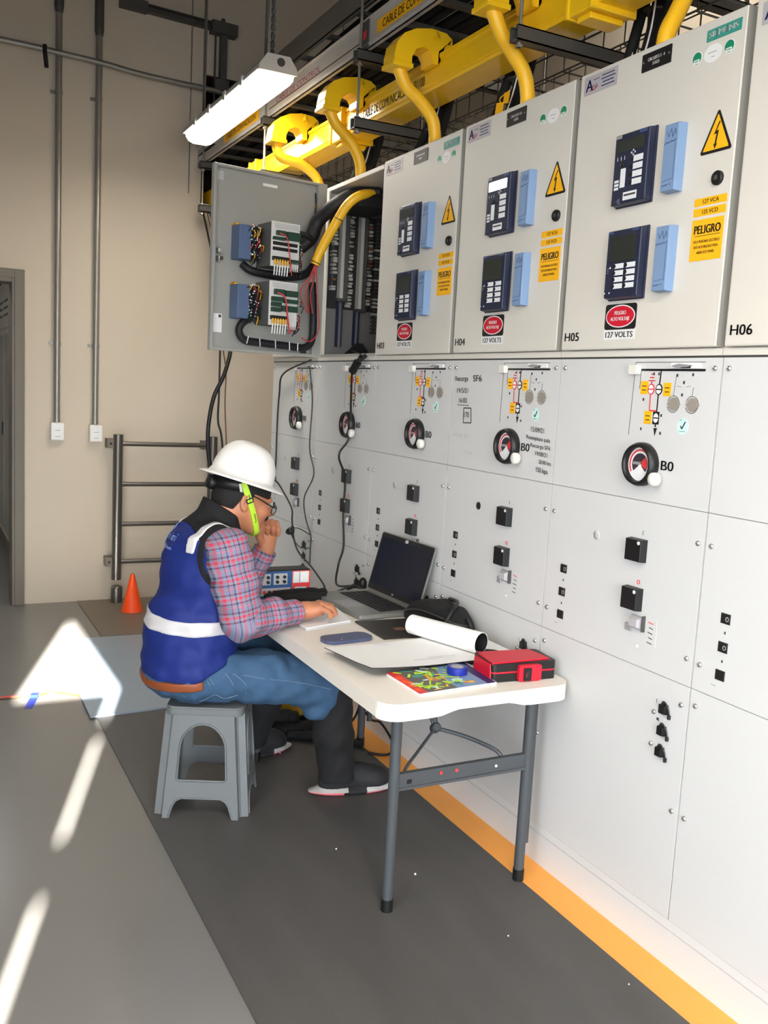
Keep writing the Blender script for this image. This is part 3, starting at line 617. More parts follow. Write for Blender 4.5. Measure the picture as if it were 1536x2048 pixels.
# ---------------------------------------------------------------- floor coverings and painted strip
X3 = Vector((1, 0, 0)); Y3 = Vector((0, 1, 0)); Z3 = Vector((0, 0, 1))
tag(B('rubber').box(-1.01, -.105, -2.4, 3.40, .0005, .006).obj('rubber_mat'), 'long dark rubber floor mat under the stool and folding table', 'mat')
tag(B('plate').box(-.776, .60, 3.41, YB-.012, .0005, .005).obj('floor_plate', bevel=.001), 'brownish cover plate on the floor under the orange cone by the back wall', 'floor plate')
FS = Fr((0, 0, .0062), X3, Y3, Z3)
tag(B('sheet').prism(FS, [(-1.037, 2.185), (-.33, 2.22), (-.33, 3.36), (-1.02, 3.385)], 0, .007).obj('floor_sheet'), 'blue grey rigid sheet lying on the floor behind the stool, partly sunlit', 'floor sheet')
b = B('orange').box(-.104, 0.002, -2.6, 3.0, .0004, .0035)
struct(b, 'trim_1')
b = B('white')
for x, y, r in ((-.379, .611, .0035), (-.534, .831, .0025), (-.435, 1.583, .0025), (-.14, -.03, .002), (-.30, .25, .002)): tag(B('white').lathe([(r, 0), (r*.9, r), (r*.3, r*1.4)], (x, y, .006), Z3, n=7).obj('paper_scrap'), 'tiny white scrap on the dark rubber mat', 'scrap', 'white scraps on the rubber mat')
b = B('redwire'); b.tube([(-2.0, 2.55, .005), (-1.351, 2.557, .005), (-1.21, 2.551, .005), (-1.14, 2.575, .006), (-1.09, 2.535, .008), (-1.00, 2.47, .005)], .0048, 'redmark'); b.tube([(-2.0, 2.536, .005), (-1.351, 2.545, .005), (-1.21, 2.541, .005), (-1.14, 2.562, .006), (-1.09, 2.520, .008), (-1.00, 2.455, .005)], .0042, 'brownink')
tag(b.obj('floor_cable'), 'red and brown cable crossing the sunlit floor into the blue grey sheet', 'cable')
ft = Fr((-1.228, 2.49, .002), (.28, 1, 0), (-1, .28, 0), Z3)
tag(B('bluetape').fbox(ft, -.10, .10, -.016, .016, -.0014, -.0004).fbox(ft, .03, .09, -.017, .017, -.0004, .009, 'bluetape', .012, .001).obj('tape_strip'), 'blue tape strip holding down the red cable on the floor', 'tape')

# ---------------------------------------------------------------- things on and before the back wall
def conduit(x, label, tz):
    t = thing('conduit', (x, YB-.022, 1.1), label, 'conduit', 'vertical conduits on the back wall')
    B('galv').cyl((x, YB-.022, 1.105), (x, YB-.022, ZC-.002), .0185, n=16).obj('pipe', t)
    B('strut').cyl((x, YB-.022, tz), (x, YB-.022, ZC-.004), .026, n=14).cyl((x, YB-.022, tz-.03), (x, YB-.022, tz), .020, 'strut', r2=.026, n=14).obj('coupling', t)
    for z in (1.578, 3.0):
        B('galv').cyl((x, YB-.022, z-.010), (x, YB-.022, z+.010), .0215, n=14).box(x-.045, x, YB-.012, YB-.001, z-.009, z+.009).cyl((x-.036, YB-.014, z), (x-.036, YB-.02, z), .006).obj('clamp', t)
conduit(-.903, 'vertical steel conduit nearer the doorway, ending in the left white box', 3.46); conduit(-.681, 'vertical steel conduit ending in the right white box', 3.38)
def socket_box(x0, x1, z0, z1, label):
    t = thing('outlet_box', ((x0+x1)/2, YB, z0), label, 'outlet', 'white outlet boxes on the back wall')
    B('plastic').box(x0, x1, YB-.05, YB-.001, z0, z1).obj('housing', t, bevel=.006)
    F = Fr((x0, YB-.05, z0), X3, Z3, (0, -1, 0)); w_ = x1-x0; h_ = z1-z0
    b = B('white').rrect(F, .006, w_-.006, .008, h_-.008, .004, 0, .003); b.obj('cover_plate', t)
    for v in (.28, .62): B('white').rrect(F, .018, w_-.018, h_*v-.008, h_*v+.012, .002, .003, .006).rect(F, .024, w_-.024, h_*v-.007, h_*v-.005, .0065, 'ink2').obj('rocker_switch', t)
socket_box(-.94, -.862, 1.004, 1.112, 'white outlet box on the wall nearest the doorway'); socket_box(-.716, -.640, 1.000, 1.104, 'white outlet box on the wall nearest the pipe rack')
t = thing('cable_pipe', (-1.2, YB-.05, 3.2), 'thin grey pipe sloping across the back wall in front of the conduits', 'pipe')
B('galv').tube([(-2.6, YB-.056, 3.215), (-1.21, YB-.056, 3.212), (-.92, YB-.056, 3.205), (-.67, YB-.056, 3.196), (-.48, YB-.056, 3.180), (-.25, YB-.056, 3.172), (.02, YB-.056, 3.166), (.2, YB+.05, 3.16)], .0155, n=12).obj('pipe', t)
B('black').tube([(-.985, YB-.075, 3.225), (-.985, YB-.078, 3.19), (-.978, YB-.075, 3.13), (-.975, YB-.075, 3.105)], .012).obj('strap', t)
t = thing('channel_support', (-.2, YB-.03, 3.5), 'dark steel channel high on the back wall with a drop bracket at its end', 'steel channel')
b = B('strut'); F = Fr((-.57, YB-.004, 3.566), (1, 0, -.033), Z3, (0, -1, 0)); b.fbox(F, 0, .66, -.022, .022, 0, .004).fbox(F, 0, .66, .018, .022, 0, .04).fbox(F, 0, .66, -.022, -.018, 0, .04); b.fbox(F, 0, .16, -.03, .03, 0, .05); b.fbox(F, .54, .70, -.045, .02, .004, .08); b.obj('channel', t)
b = B('strut'); b.box(.035, .075, YB-.05, YB-.005, 3.20, 3.52); b.cyl((.005, YB-.03, 3.52), (.005, YB-.03, 2.9), .006); b.box(.0, .09, YB-.06, YB-.002, 3.16, 3.24); b.cyl((.05, YB-.03, 3.55), (.05, YB-.03, 3.60), .012, 'strut'); b.obj('drop_bracket', t)
tag(B('alu').cyl((-.135, YB-.01, 2.55), (-.135, YB-.01, ZC), .0035, 'galv', n=6).obj('ground_wire'), 'thin grey wire running straight up the back wall beside the dark opening', 'wire')
# recess behind the cable opening
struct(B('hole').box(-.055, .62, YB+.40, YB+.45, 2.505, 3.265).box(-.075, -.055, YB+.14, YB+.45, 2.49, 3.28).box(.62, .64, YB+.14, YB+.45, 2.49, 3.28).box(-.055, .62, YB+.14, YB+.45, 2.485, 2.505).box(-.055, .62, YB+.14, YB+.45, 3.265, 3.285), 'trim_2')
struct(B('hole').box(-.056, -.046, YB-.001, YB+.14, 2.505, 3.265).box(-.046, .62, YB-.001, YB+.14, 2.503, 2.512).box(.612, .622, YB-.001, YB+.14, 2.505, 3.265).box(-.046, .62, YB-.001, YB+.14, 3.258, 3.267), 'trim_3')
# pipe rack
t = thing('pipe_rack', (-.25, 4.2, .14), 'grey steel pipe rack with four rungs against the back wall', 'rack')
for x, z0 in ((-.552, .145), (.045, .10)): B('steel').cyl((x, 4.2, z0), (x, 4.2, 1.052), .0295, n=20).obj('post', t)
for z in (.995, .745, .495, .258): B('steel').cyl((-.552, 4.2, z), (.045, 4.2, z), .0145, n=14).obj('rung', t)
for x in (-.552, .045):
    for z in (.995, .258): B('trim').box(x-.065, x-.02, 4.19, YB-.002, z-.028, z+.028).cyl((x-.045, 4.19, z), (x-.045, 4.185, z), .007, 'dark').obj('wall_bracket', t)
tag(B('steel').lathe([(.035, 0), (.035, .085), (.031, .10), (.018, .104)], (-.552, 4.185, .006), Z3, n=20).obj('floor_stub'), 'short steel pipe stub on the floor directly below the pipe rack', 'pipe stub')
t = thing('traffic_cone', (-.508, 3.93, .006), 'small plain orange cone on the floor plate beside the seated man', 'cone')
B('cone').lathe([(.064, 0), (.062, .006), (.012, .222), (.010, .226), (.004, .227)], (-.508, 3.93, .006), Z3, n=32).obj('cone_body', t)
# row of grey cabinets beyond the doorway
t = thing('control_cabinet', (-.78, 6.6, 0), 'pale grey cabinet row seen through the doorway at the left edge', 'cabinet')
B('lv').box(-1.03, -.55, 5.0, 8.4, .10, 1.72).obj('body', t, bevel=.003); B('trim').box(-1.02, -.55, 5.0, 8.4, 0, .10).obj('plinth', t)
for y in (5.6, 6.3, 7.0, 7.7): B('lvgrey').box(-1.034, -1.029, y, y+.64, .14, 1.68).box(-1.045, -1.034, y+.03, y+.05, .9, 1.0, 'black').obj('door', t)
b = B('lv').box(-1.06, -.55, 5.0, 8.4, 1.72, 2.05)
for y in np.arange(5.2, 8.2, .42):
    for k in range(3): b.box(-1.064, -1.059, y, y+.30, 1.80+.05*k, 1.815+.05*k, 'ink2')
b.obj('louvred_top', t)
tag(B('dark').box(-1.6, -.6, 5.4, 8.2, 2.12, 2.32).obj('cable_tray'), 'dark overhead tray beyond the doorway', 'cable tray')

# ---------------------------------------------------------------- overhead trays, duct and drops
TY = (.78, 1.88, 2.97, 4.08)
plc = ('nearest the camera', 'second from the camera, left of the H03 top', 'third from the camera, behind the lamp', 'against the back wall')
for i, y in enumerate(TY):
    t = thing('strut_hanger', (.25, y, 2.4), 'dark steel strut trapeze on threaded rods, '+plc[i], 'hanger', 'strut hangers carrying the overhead trays')
    for z, n_ in ((2.455, 'lower_strut'), (2.708, 'upper_strut')):
        b = B('strut'); zc = z-.041
        b.box(-.12, .80, y-.0205, y+.0205, zc, zc+.004).box(-.12, .80, y-.0205, y-.0165, zc, zc+.041).box(-.12, .80, y+.0165, y+.0205, zc, zc+.041).box(-.12, .80, y-.0205, y-.008, zc+.037, zc+.041).box(-.12, .80, y+.008, y+.0205, zc+.037, zc+.041); b.obj(n_, t)
    for x in (-.100, .775):
        b = B('galv').cyl((x, y, 2.40), (x, y, ZC), .0058, n=8)
        for z in (2.407, 2.462, 2.66, 2.716): b.cyl((x, y, z-.007), (x, y, z), .012, n=6, smooth=False)
        b.obj('threaded_rod', t)
_before = set(COL.objects)
t = thing('cable_ladder', (.13, 2.0, 2.65), 'aluminium cable ladder with yellow lettered strip, above the yellow duct', 'cable ladder')
for x0 in (-.150, .395):
    b = B('alu'); y0_, y1_ = .0, YB+.3
    b.box(x0, x0+.003, y0_, y1_, 2.651, 2.762); b.box(x0, x0+.018, y0_, y1_, 2.651, 2.655); b.box(x0-.010, x0+.012, y0_, y1_, 2.758, 2.762); b.box(x0-.006, x0, y0_, y1_, 2.665, 2.668)
    b.obj('side_rail', t)
for i, y in enumerate(np.arange(.15, 4.3, .235)): B('strut').box(-.147, .396, y, y+.035, 2.656, 2.670).obj('rung', t)
FR_ = Fr((-.1504, 1.80, 2.651), (0, -1, 0), Z3, (-1, 0, 0))
b = B('labely'); b.rrect(FR_, .02, .62, .030, .080, .002, 0, .0008); b.text(FR_, 'CABLE DE COMUNICACION', .07, .040, .030, .0014, 'brownink', width=.50, bold=.0005)
b.obj('lettered_strip', t); b = B('labely'); F4 = Fr((-.1504, 3.75, 2.651), (0, -1, 0), Z3, (-1, 0, 0)); b.rrect(F4, .02, .62, .030, .080, .002, 0, .0008); b.text(F4, 'CABLE DE COMUNICACION', .07, .040, .030, .0014, 'brownink', width=.50, bold=.0005); b.obj('lettered_strip', t)
F5 = Fr((-.1504, 3.00, 2.651), (0, -1, 0), Z3, (-1, 0, 0)); B('redmark').text(F5, 'CABLE DE CONTROL', .12, .046, .026, .0012, 'plum', width=.55).strokes(F5, [[(.02, .04), (1.1, .04)]], .003, .001, 'copper').obj('red_marking', t)
B('strut').box(-.156, -.150, 1.845, 1.905, 2.652, 2.76).box(-.158, -.154, 1.86, 1.89, 2.69, 2.72, 'redwire').obj('splice_plate', t)
b = B('blackmatte'); random.seed(5)
for i in range(13):
    x = -.12+.04*i+random.uniform(-.01, .01); r = random.uniform(.012, .020)
    b.tube([(x+random.uniform(-.02, .02), y, 2.672+r+(.03 if i % 3 == 0 else 0)) for y in (.1, 1.0, 2.0, 3.0, 4.0, 4.6)], r, n=7, sub=3)
o = b.obj('power_cable'); tag(o, 'dense layer of black cables lying in the aluminium ladder', 'cables', kind='stuff')
t = thing('cable_ladder', (.13, 2.0, 2.86), 'upper brown grey cable ladder above the aluminium one, near the ceiling', 'cable ladder')
for x0 in (-.150, .395): B('railgrey').box(x0, x0+.003, .0, YB+.3, 2.83, 2.92).box(x0, x0+.018, .0, YB+.3, 2.83, 2.834).box(x0-.008, x0+.014, .0, YB+.3, 2.916, 2.920).obj('side_rail', t)
for y in np.arange(.2, 4.3, .3): B('strut').box(-.147, .396, y, y+.035, 2.832, 2.846).obj('rung', t)
b = B('blackmatte'); random.seed(6)
for i in range(7):
    x = -.10+.07*i; r = random.uniform(.014, .022); b.tube([(x+random.uniform(-.03, .03), y, 2.848+r) for y in (.1, 1.0, 2.0, 3.0, 4.0, 4.6)], r, n=7, sub=3)
tag(b.obj('power_cable'), 'black cables lying in the upper cable ladder', 'cables', kind='stuff')
for o in set(COL.objects)-_before:
    if o.parent is None: o.location += Vector((.07, 0, .060))
# yellow duct
t = thing('fibre_duct', (.06, 2.0, 2.47), 'long yellow lettered cable duct running above the cubicles', 'duct')
FZ = Fr((0, 0, 0), X3, Z3, (0, -1, 0))
prof = [(0, 2.474), (.118, 2.474), (.118, 2.585), (.110, 2.585), (.110, 2.578), (.008, 2.578), (.008, 2.585), (-.004, 2.585), (-.004, 2.572), (.001, 2.569), (.001, 2.556), (-.002, 2.553), (-.002, 2.494), (.001, 2.491), (-.003, 2.486)]
B('yellow').prism(FZ, prof, -(YB+.2), .2).obj('channel', t)
for y in (2.28, 3.4, .62, -.05):
    b = B('yellow'); b.box(-.016, .132, y-.055, y+.055, 2.462, 2.592); b.box(-.022, .138, y-.06, y-.045, 2.458, 2.597); b.box(-.022, .138, y+.045, y+.06, 2.458, 2.597); b.box(.0, .118, y-.03, y+.03, 2.445, 2.462); b.obj('coupler', t, bevel=.004)
FY = Fr((-.0024, 2.06, 2.474), (0, -1, 0), Z3, (-1, 0, 0)); b = B('brownink'); b.text(FY, 'CABLE DE COMUNICACION   51100', .02, .030, .034, .0006, 'brownink', width=.52, bold=.0004)
FY2 = Fr((-.0024, 2.30, 2.474), (0, -1, 0), Z3, (-1, 0, 0)); b.prism(FY2, [(.16, .034), (.19, .034), (.175, .062)], 0, .0006, 'redwire'); b.text(FY2, '5110', .09, .034, .02, .0006, 'brownink', width=.05); b.obj('lettering', t)
# drops: hood clipped on the duct + corrugated tube
def hood_poly():
    o = [(.05, 2.588), (.045, 2.640), (.02, 2.656), (-.04, 2.660), (-.10, 2.648), (-.145, 2.625), (-.172, 2.590), (-.180, 2.550), (-.180, 2.518)]
    i = [(-.112, 2.518), (-.112, 2.552), (-.098, 2.580), (-.070, 2.594), (-.045, 2.588), (-.034, 2.570), (-.030, 2.545), (-.008, 2.545), (-.008, 2.590)]
    return o+i
DR = {'H04': (.87, [(-.146, 2.535), (-.105, 2.467), (-.052, 2.415), (-.012, 2.373), (.008, 2.319), (.012, 2.27)], 'standing in the top of cubicle H04'),
      'H03': (1.46, [(-.146, 2.535), (-.109, 2.47), (-.05, 2.431), (.005, 2.381), (.022, 2.332), (.026, 2.27)], 'standing in the top of cubicle H03'),
      'H02': (2.07, [(-.146, 2.545), (-.112, 2.48), (-.042, 2.423), (.003, 2.36), (.016, 2.318), (.02, 2.27)], 'ending behind the open compartment'),
      'H01': (2.68, [(-.150, 2.53), (-.118, 2.462), (-.022, 2.446), (.051, 2.409), (.084, 2.365), (.09, 2.29), (.09, 2.25)], 'farthest one, dropping behind the open grey door'),
      'H05': (.30, [(.085, 2.56), (.080, 2.46), (.062, 2.407), (.045, 2.368), (.025, 2.325), (.02, 2.27)], 'nearest one at the top edge, over cubicle H05')}
for k, (y, pts, txt) in DR.items():
    t = thing('duct_drop', (0, y, 2.28), 'yellow corrugated tube with curved hood, '+txt, 'duct drop', 'yellow drops from the duct')
    if k != 'H05':
        b = B('yellow'); FH = Fr((0, y, 0), X3, Z3, (0, -1, 0)); P_ = hood_poly()
        o_ = P_[:9]; i_ = P_[9:][::-1]
        for q in range(8): b.prism(FH, [o_[q], o_[q+1], i_[q+1], i_[q]], -.042, .042)
        b.box(-.186, -.106, y-.046, y+.046, 2.514, 2.53); b.obj('hood', t, bevel=.003)
        B('yellow').cyl((-.02, y-.046, 2.625), (-.02, y-.03, 2.655), .012).cyl((.03, y-.05, 2.60), (.03, y+.05, 2.60), .018).obj('hinge_clip', t)
    B('yellowtube').tube([(a, y+.002*i, c) for i, (a, c) in enumerate(pts)], .0225, n=18, sub=16, ridge=.022).obj('corrugated_tube', t)
# wire basket tray behind the duct
t = thing('wire_basket_tray', (.55, 2.0, 2.46), 'open wire basket tray behind the yellow duct', 'cable tray')
b = B('strut')
for x, z in ((.30, 2.50), (.40, 2.50), (.50, 2.50), (.60, 2.50), (.70, 2.50), (.70, 2.57), (.70, 2.64), (.70, 2.71), (.30, 2.57)): b.cyl((x, -.2, z), (x, YB, z), .0032, n=6)
b.obj('long_wires', t)
b = B('strut')
for y in np.arange(-.1, 4.2, .10): b.tube([(.30, y, 2.60), (.30, y, 2.497), (.70, y, 2.497), (.70, y, 2.72)], .0032, n=6, raw=True)
b.obj('cross_wires', t)
for y in (.5, 1.15, 1.75, 2.35): pass
for i, (y, pts) in enumerate(((1.18, [(.15, 1.18, 2.75), (.15, 1.176, 2.56), (.13, 1.185, 2.45), (.12, 1.19, 2.25)]), (.61, [(.2, .60, 2.80), (.2, .605, 2.62), (.20, .61, 2.50), (.2, .63, 2.25)]), (1.71, [(.15, 1.70, 2.72), (.15, 1.71, 2.55), (.12, 1.73, 2.40), (.1, 1.74, 2.25)]), (2.31, [(.15, 2.30, 2.70), (.15, 2.313, 2.55), (.15, 2.35, 2.47), (.13, 2.37, 2.25)]))):
    t = thing('cable_bundle', (.15, y, 2.28), ('black cable bundle tied with wire and a yellow tag, entering cubicle H04', 'black cable bundle entering cubicle H05 from above', 'black cable bundle entering cubicle H03 beside its yellow tube', 'black cable bundle dropping behind the open compartment')[i], 'cable bundle', 'black cable bundles entering the cubicles')
    pts = [(x+(.045 if z > 2.3 else .0), yy, z) for x, yy, z in pts]
    b = B('blackmatte')
    for dx, dy in ((0, 0), (.022, .016), (-.018, .02), (.006, -.024)): b.tube([(x+dx*(1+.7*j/3), yy+dy*(1+.9*j/3), z) for j, (x, yy, z) in enumerate(pts)], .016, n=9)
    b.obj('cables', t)
    b = B('silver'); b.tube([(pts[1][0]-.03, pts[1][1]-.03, pts[1][2]), (pts[2][0]-.045, pts[2][1]-.04, pts[2][2]-.05), (pts[3][0]-.05, pts[3][1]-.055, pts[3][2])], .0025, 'paper'); b.tube([(pts[1][0]-.03, pts[1][1]+.03, pts[1][2]), (pts[2][0]-.04, pts[2][1]+.03, pts[2][2]-.05), (pts[3][0]-.03, pts[3][1]-.0, pts[3][2])], .0022, 'paper')
    b.lathe([(.036, -.004), (.038, 0), (.036, .004)], Vector(pts[2])+Vector((0, 0, .02)), Z3, 'ink2', n=12); b.obj('tie_wire', t)
    if i == 0:
        ff = Fr((.075, 1.13, 2.345), (.45, -.9, 0), (.1, 0, 1)); B('labely').fbox(ff, -.015, .013, -.03, .02, 0, .002).fbox(ff, .01, .03, .015, .05, 0, .002).tube([ff.p(0, .02, .001), ff.p(-.01, .04, -.01), ff.p(.01, .07, -.03)], .002, 'yellowtube').obj('yellow_tag', t)
# suspended light
t = thing('light_fixture', (-.288, 2.9, 2.645), 'lit white strip light fixture hanging above the back of the room', 'light fixture')
FX = Fr((-.286, 0, 0), X3, Z3, (0, -1, 0)); ya, yb = 2.30, 3.50
B('housing').prism(FX, [(-.085, 2.705), (.085, 2.705), (.083, 2.722), (.055, 2.757), (-.055, 2.757), (-.083, 2.722)], -yb, -ya).obj('housing', t, bevel=.002)
B('diffuser').prism(FX, [(-.078, 2.704), (-.075, 2.684), (-.060, 2.664), (-.035, 2.654), (.035, 2.654), (.060, 2.664), (.075, 2.684), (.078, 2.704)], -yb+.012, -ya-.012, smooth=True).obj('diffuser', t)
for y in (ya-.012, yb): B('housing').prism(FX, [(-.086, 2.70), (.086, 2.70), (.084, 2.722), (.05, 2.770), (-.05, 2.770), (-.084, 2.722)], -y-.012, -y).cyl((-.276, y-.001, 2.742), (-.276, y+.005, 2.742), .018, 'carcass').obj('end_cap', t, bevel=.002)
for y in (2.5, 2.75, 3.0, 3.25): B('housing').box(-.378, -.368, y, y+.03, 2.69, 2.728).box(-.204, -.194, y, y+.03, 2.69, 2.728).obj('clip', t)
for y in (2.42, 3.38): B('strut').cyl((-.300, y, 2.757), (-.300, y, ZC), .006, n=8).obj('hanging_rod', t)
b = B('black'); z = 2.77
while z < 4.38: b.lathe([(.006, 0), (.009, .006), (.009, .024), (.006, .030)], (-.270, 2.42, z), Z3, 'carcass', n=6); z += .034
b.obj('chain', t)
area('fixture_light', (-.286, 2.9, 2.64), (-.286, 2.9, 0), .15, 1.15, 17, (1.0, .94, .84))
# cables hanging beside the rack and behind the hat
def cord(name, pts, r, m, label, n=8, cat='cable'): return tag(B(m).tube(pts, r, n=n).obj(name), label, cat)
cord('power_cable', [(-.04, 4.1, 2.43), (-.05, 3.75, 2.0), (-.06, 3.55, 1.65), (-.105, 3.5, 1.46), (-.165, 3.5, 1.32), (-.19, 3.5, 1.18), (-.193, 3.5, 1.06), (-.18, 3.5, .95), (-.15, 3.5, .80), (-.10, 3.5, .4), (-.05, 3.45, .03)], .012, 'black', 'thick black cable hanging in front of the right rack post')
cord('power_cable', [(-.09, 4.1, 2.43), (-.115, 3.7, 2.0), (-.135, 3.52, 1.65), (-.137, 3.5, 1.55), (-.137, 3.5, 1.32), (-.137, 3.5, 1.18), (-.11, 3.5, 1.06), (-.07, 3.5, .6), (-.05, 3.45, .03)], .006, 'black', 'thin black cable hanging just right of the thick one')
cord('power_cable', [(-.065, 4.1, 2.43), (-.085, 3.7, 2.0), (-.118, 3.52, 1.62), (-.10, 3.5, 1.47), (-.10, 3.5, 1.28), (-.085, 3.5, 1.05), (-.06, 3.5, .6), (-.03, 3.45, .03)], .0042, 'copper', 'thin brown cable hanging next to the black cables')
cord('signal_cord', [(-.02, 2.45, 1.525), (-.02, 2.80, 1.46), (-.012, 2.87, 1.36), (-.012, 2.885, 1.20), (-.012, 2.885, 1.0), (-.02, 2.885, .93), (-.02, 2.80, .90), (-.045, 2.56, .82), (-.05, 2.53, .76), (-.05, 2.50, .68), (-.06, 2.40, .625), (-.08, 2.2, .60), (-.09, 2.03, .555), (-.10, 1.95, .53), (-.09, 1.72, .62)], .0042, 'black', 'black cord leaving the open door and passing behind the hard hat', cat='cord')
cord('signal_cord', [(-.03, 2.44, 1.50), (-.012, 2.43, 1.34), (-.012, 2.44, 1.12), (-.014, 2.37, 1.0), (-.02, 2.46, .88), (-.016, 2.44, .78), (-.014, 2.375, .71), (-.016, 2.37, .66), (-.02, 2.36, .58)], .0034, 'ink2', 'thin grey cord hanging down the face of the second cubicle', cat='cord')
cord('signal_cord', [(.10, 2.25, 1.57), (.0, 1.96, 1.545), (-.05, 1.86, 1.53), (-.05, 1.92, 1.478), (-.03, 1.965, 1.36), (-.018, 1.99, 1.20), (-.06, 1.995, 1.12), (-.02, 2.01, 1.02), (-.02, 2.01, .86), (-.03, 1.97, .73), (-.05, 1.97, .65), (-.085, 1.90, .58), (-.095, 1.70, .618), (-.10, 1.60, .617)], .0048, 'black', 'long black cord from the open compartment down to the table', cat='cord')
tag(B('black').cyl((-.045, 1.885, 1.512), (-.05, 1.922, 1.472), .017, n=10).cyl((-.02, 1.86, 1.54), (-.045, 1.885, 1.512), .009, n=8).obj('cord_connector'), 'black in-line connector on the cord just below the open compartment', 'connector')
tag(B('black').lathe([(.004, -.02), (.016, -.014), (.020, 0), (.014, .016), (.006, .024)], (-.05, 2.545, .705), (-.8, .5, -.35), n=10).cyl((-.05, 2.545, .70), (-.05, 2.52, .73), .008).obj('clip_plug'), 'black plug on the cord beside the raised hand', 'plug')
cord('signal_cord', [(-.012, 2.38, .71), (-.05, 2.42, .735), (-.05, 2.50, .725), (-.05, 2.53, .69), (-.04, 2.45, .645), (-.016, 2.375, .65)], .0026, 'terminal', 'green looped wire plugged into the second cubicle socket', cat='cord')

# ---------------------------------------------------------------- folding table
TZ = 0.612; TX0, TX1, TY0, TY1 = -.618, -.020, .405, 1.635
t = thing('folding_table', (-.31, 1.02, 0), 'off white plastic folding table with dark steel legs against the cubicles', 'table')
FT = Fr((0, 0, 0), X3, Y3, Z3)
B('tabletop').rrect(FT, TX0, TX1, TY0, TY1, .055, TZ-.026, TZ, k=8).obj('tabletop', t, bevel=.006, seg=3)
def skirt(F, w_, m='tabletop'):
    """edge apron: deep at the corners, shallow in the middle"""
    top = TZ-.02; pts = [(0.055, top), (w_-.055, top), (w_-.055, TZ-.046)]; e = .17
    pts += [(w_-e+.03, TZ-.046), (w_-e, TZ-.044), (w_-e-.03, TZ-.036), (w_-e-.05, TZ-.032), (e+.05, TZ-.032), (e+.03, TZ-.036), (e, TZ-.044), (e-.03, TZ-.046), (.055, TZ-.046)]
    return pts
b = B('tabletop')
b.prism(Fr((TX0, TY0, 0), X3, Z3, (0, -1, 0)), skirt(None, TX1-TX0), -.022, -.0005); b.prism(Fr((TX0, TY1, 0), X3, Z3, (0, -1, 0)), skirt(None, TX1-TX0), .0005, .022)
b.prism(Fr((TX0, TY0, 0), Y3, Z3, (-1, 0, 0)), [(.05, TZ-.02), (TY1-TY0-.05, TZ-.02), (TY1-TY0-.05, TZ-.044), (.05, TZ-.044)], -.022, -.0005); b.prism(Fr((TX1, TY0, 0), Y3, Z3, (-1, 0, 0)), [(.05, TZ-.02), (TY1-TY0-.05, TZ-.02), (TY1-TY0-.05, TZ-.044), (.05, TZ-.044)], .0005, .022)
for cx, cy, a0 in ((TX0+.055, TY0+.055, 180), (TX1-.055, TY0+.055, 270), (TX1-.055, TY1-.055, 0), (TX0+.055, TY1-.055, 90)): b.arc(FT, cx, cy, .033, .0545, a0, a0+90, TZ-.046, TZ-.020, k=12)
b.obj('apron', t, bevel=.0012)
for y, sg in ((.478, 1), (1.555, -1)):
    for x in (-.541, -.109):
        b = B('tableleg'); b.cyl((x, y, .006), (x, y, TZ-.03), .0148, n=18); b.cyl((x, y, .006), (x, y, .04), .0165, 'black', n=18)
        b.obj('leg', t)
    for x in (-.109,): B('tableleg').cyl((x+.026, y+sg*.016, .11), (x+.026, y+sg*.016, TZ-.03), .0105, n=12).obj('leg_brace', t)
    b = B('tableleg'); b.box(-.535, -.115, y-.006, y+.010, .346, .392); b.box(-.535, -.115, y-.010, y+.012, .346, .354)
    for u in (-.40, -.35): b.cyl((u, y-.0085, .378), (u, y-.006, .378), .0048, 'redmark', n=10)
    b.cyl((-.22, y-.0085, .372), (-.22, y-.006, .372), .004, 'white', n=8); b.box(-.505, -.490, y-.008, y-.006, .362, .374, 'black')
    b.obj('cross_rail', t, bevel=.002)
    yc = y+sg*.16; b = B('tableleg')
    b.tube([(-.31, yc+sg*.10, TZ-.045), (-.322, yc+sg*.03, .49), (-.325, yc, .440)], .009, n=10); b.tube([(-.335, yc+sg*.10, TZ-.045), (-.338, yc+sg*.03, .49), (-.33, yc, .442)], .005, n=8); b.lathe([(.010, -.016), (.015, -.010), (.015, .010), (.010, .016)], (-.325, yc, .436), (0.2, sg, -.6), 'tableleg', n=12)
    b.tube([(-.325, yc, .436), (-.25, yc-sg*.05, .418), (-.200, y+sg*.035, .402), (-.188, y+sg*.012, .384)], .0062, n=8); b.tube([(-.325, yc, .436), (-.42, yc-sg*.07, .404), (-.492, y+sg*.03, .386), (-.497, y+sg*.012, .372)], .0045, n=8)
    b.obj('folding_brace', t)
B('black').cyl((-.16, .95, TZ-.06), (-.16, .95, TZ-.028), .018, n=12).obj('latch', t)

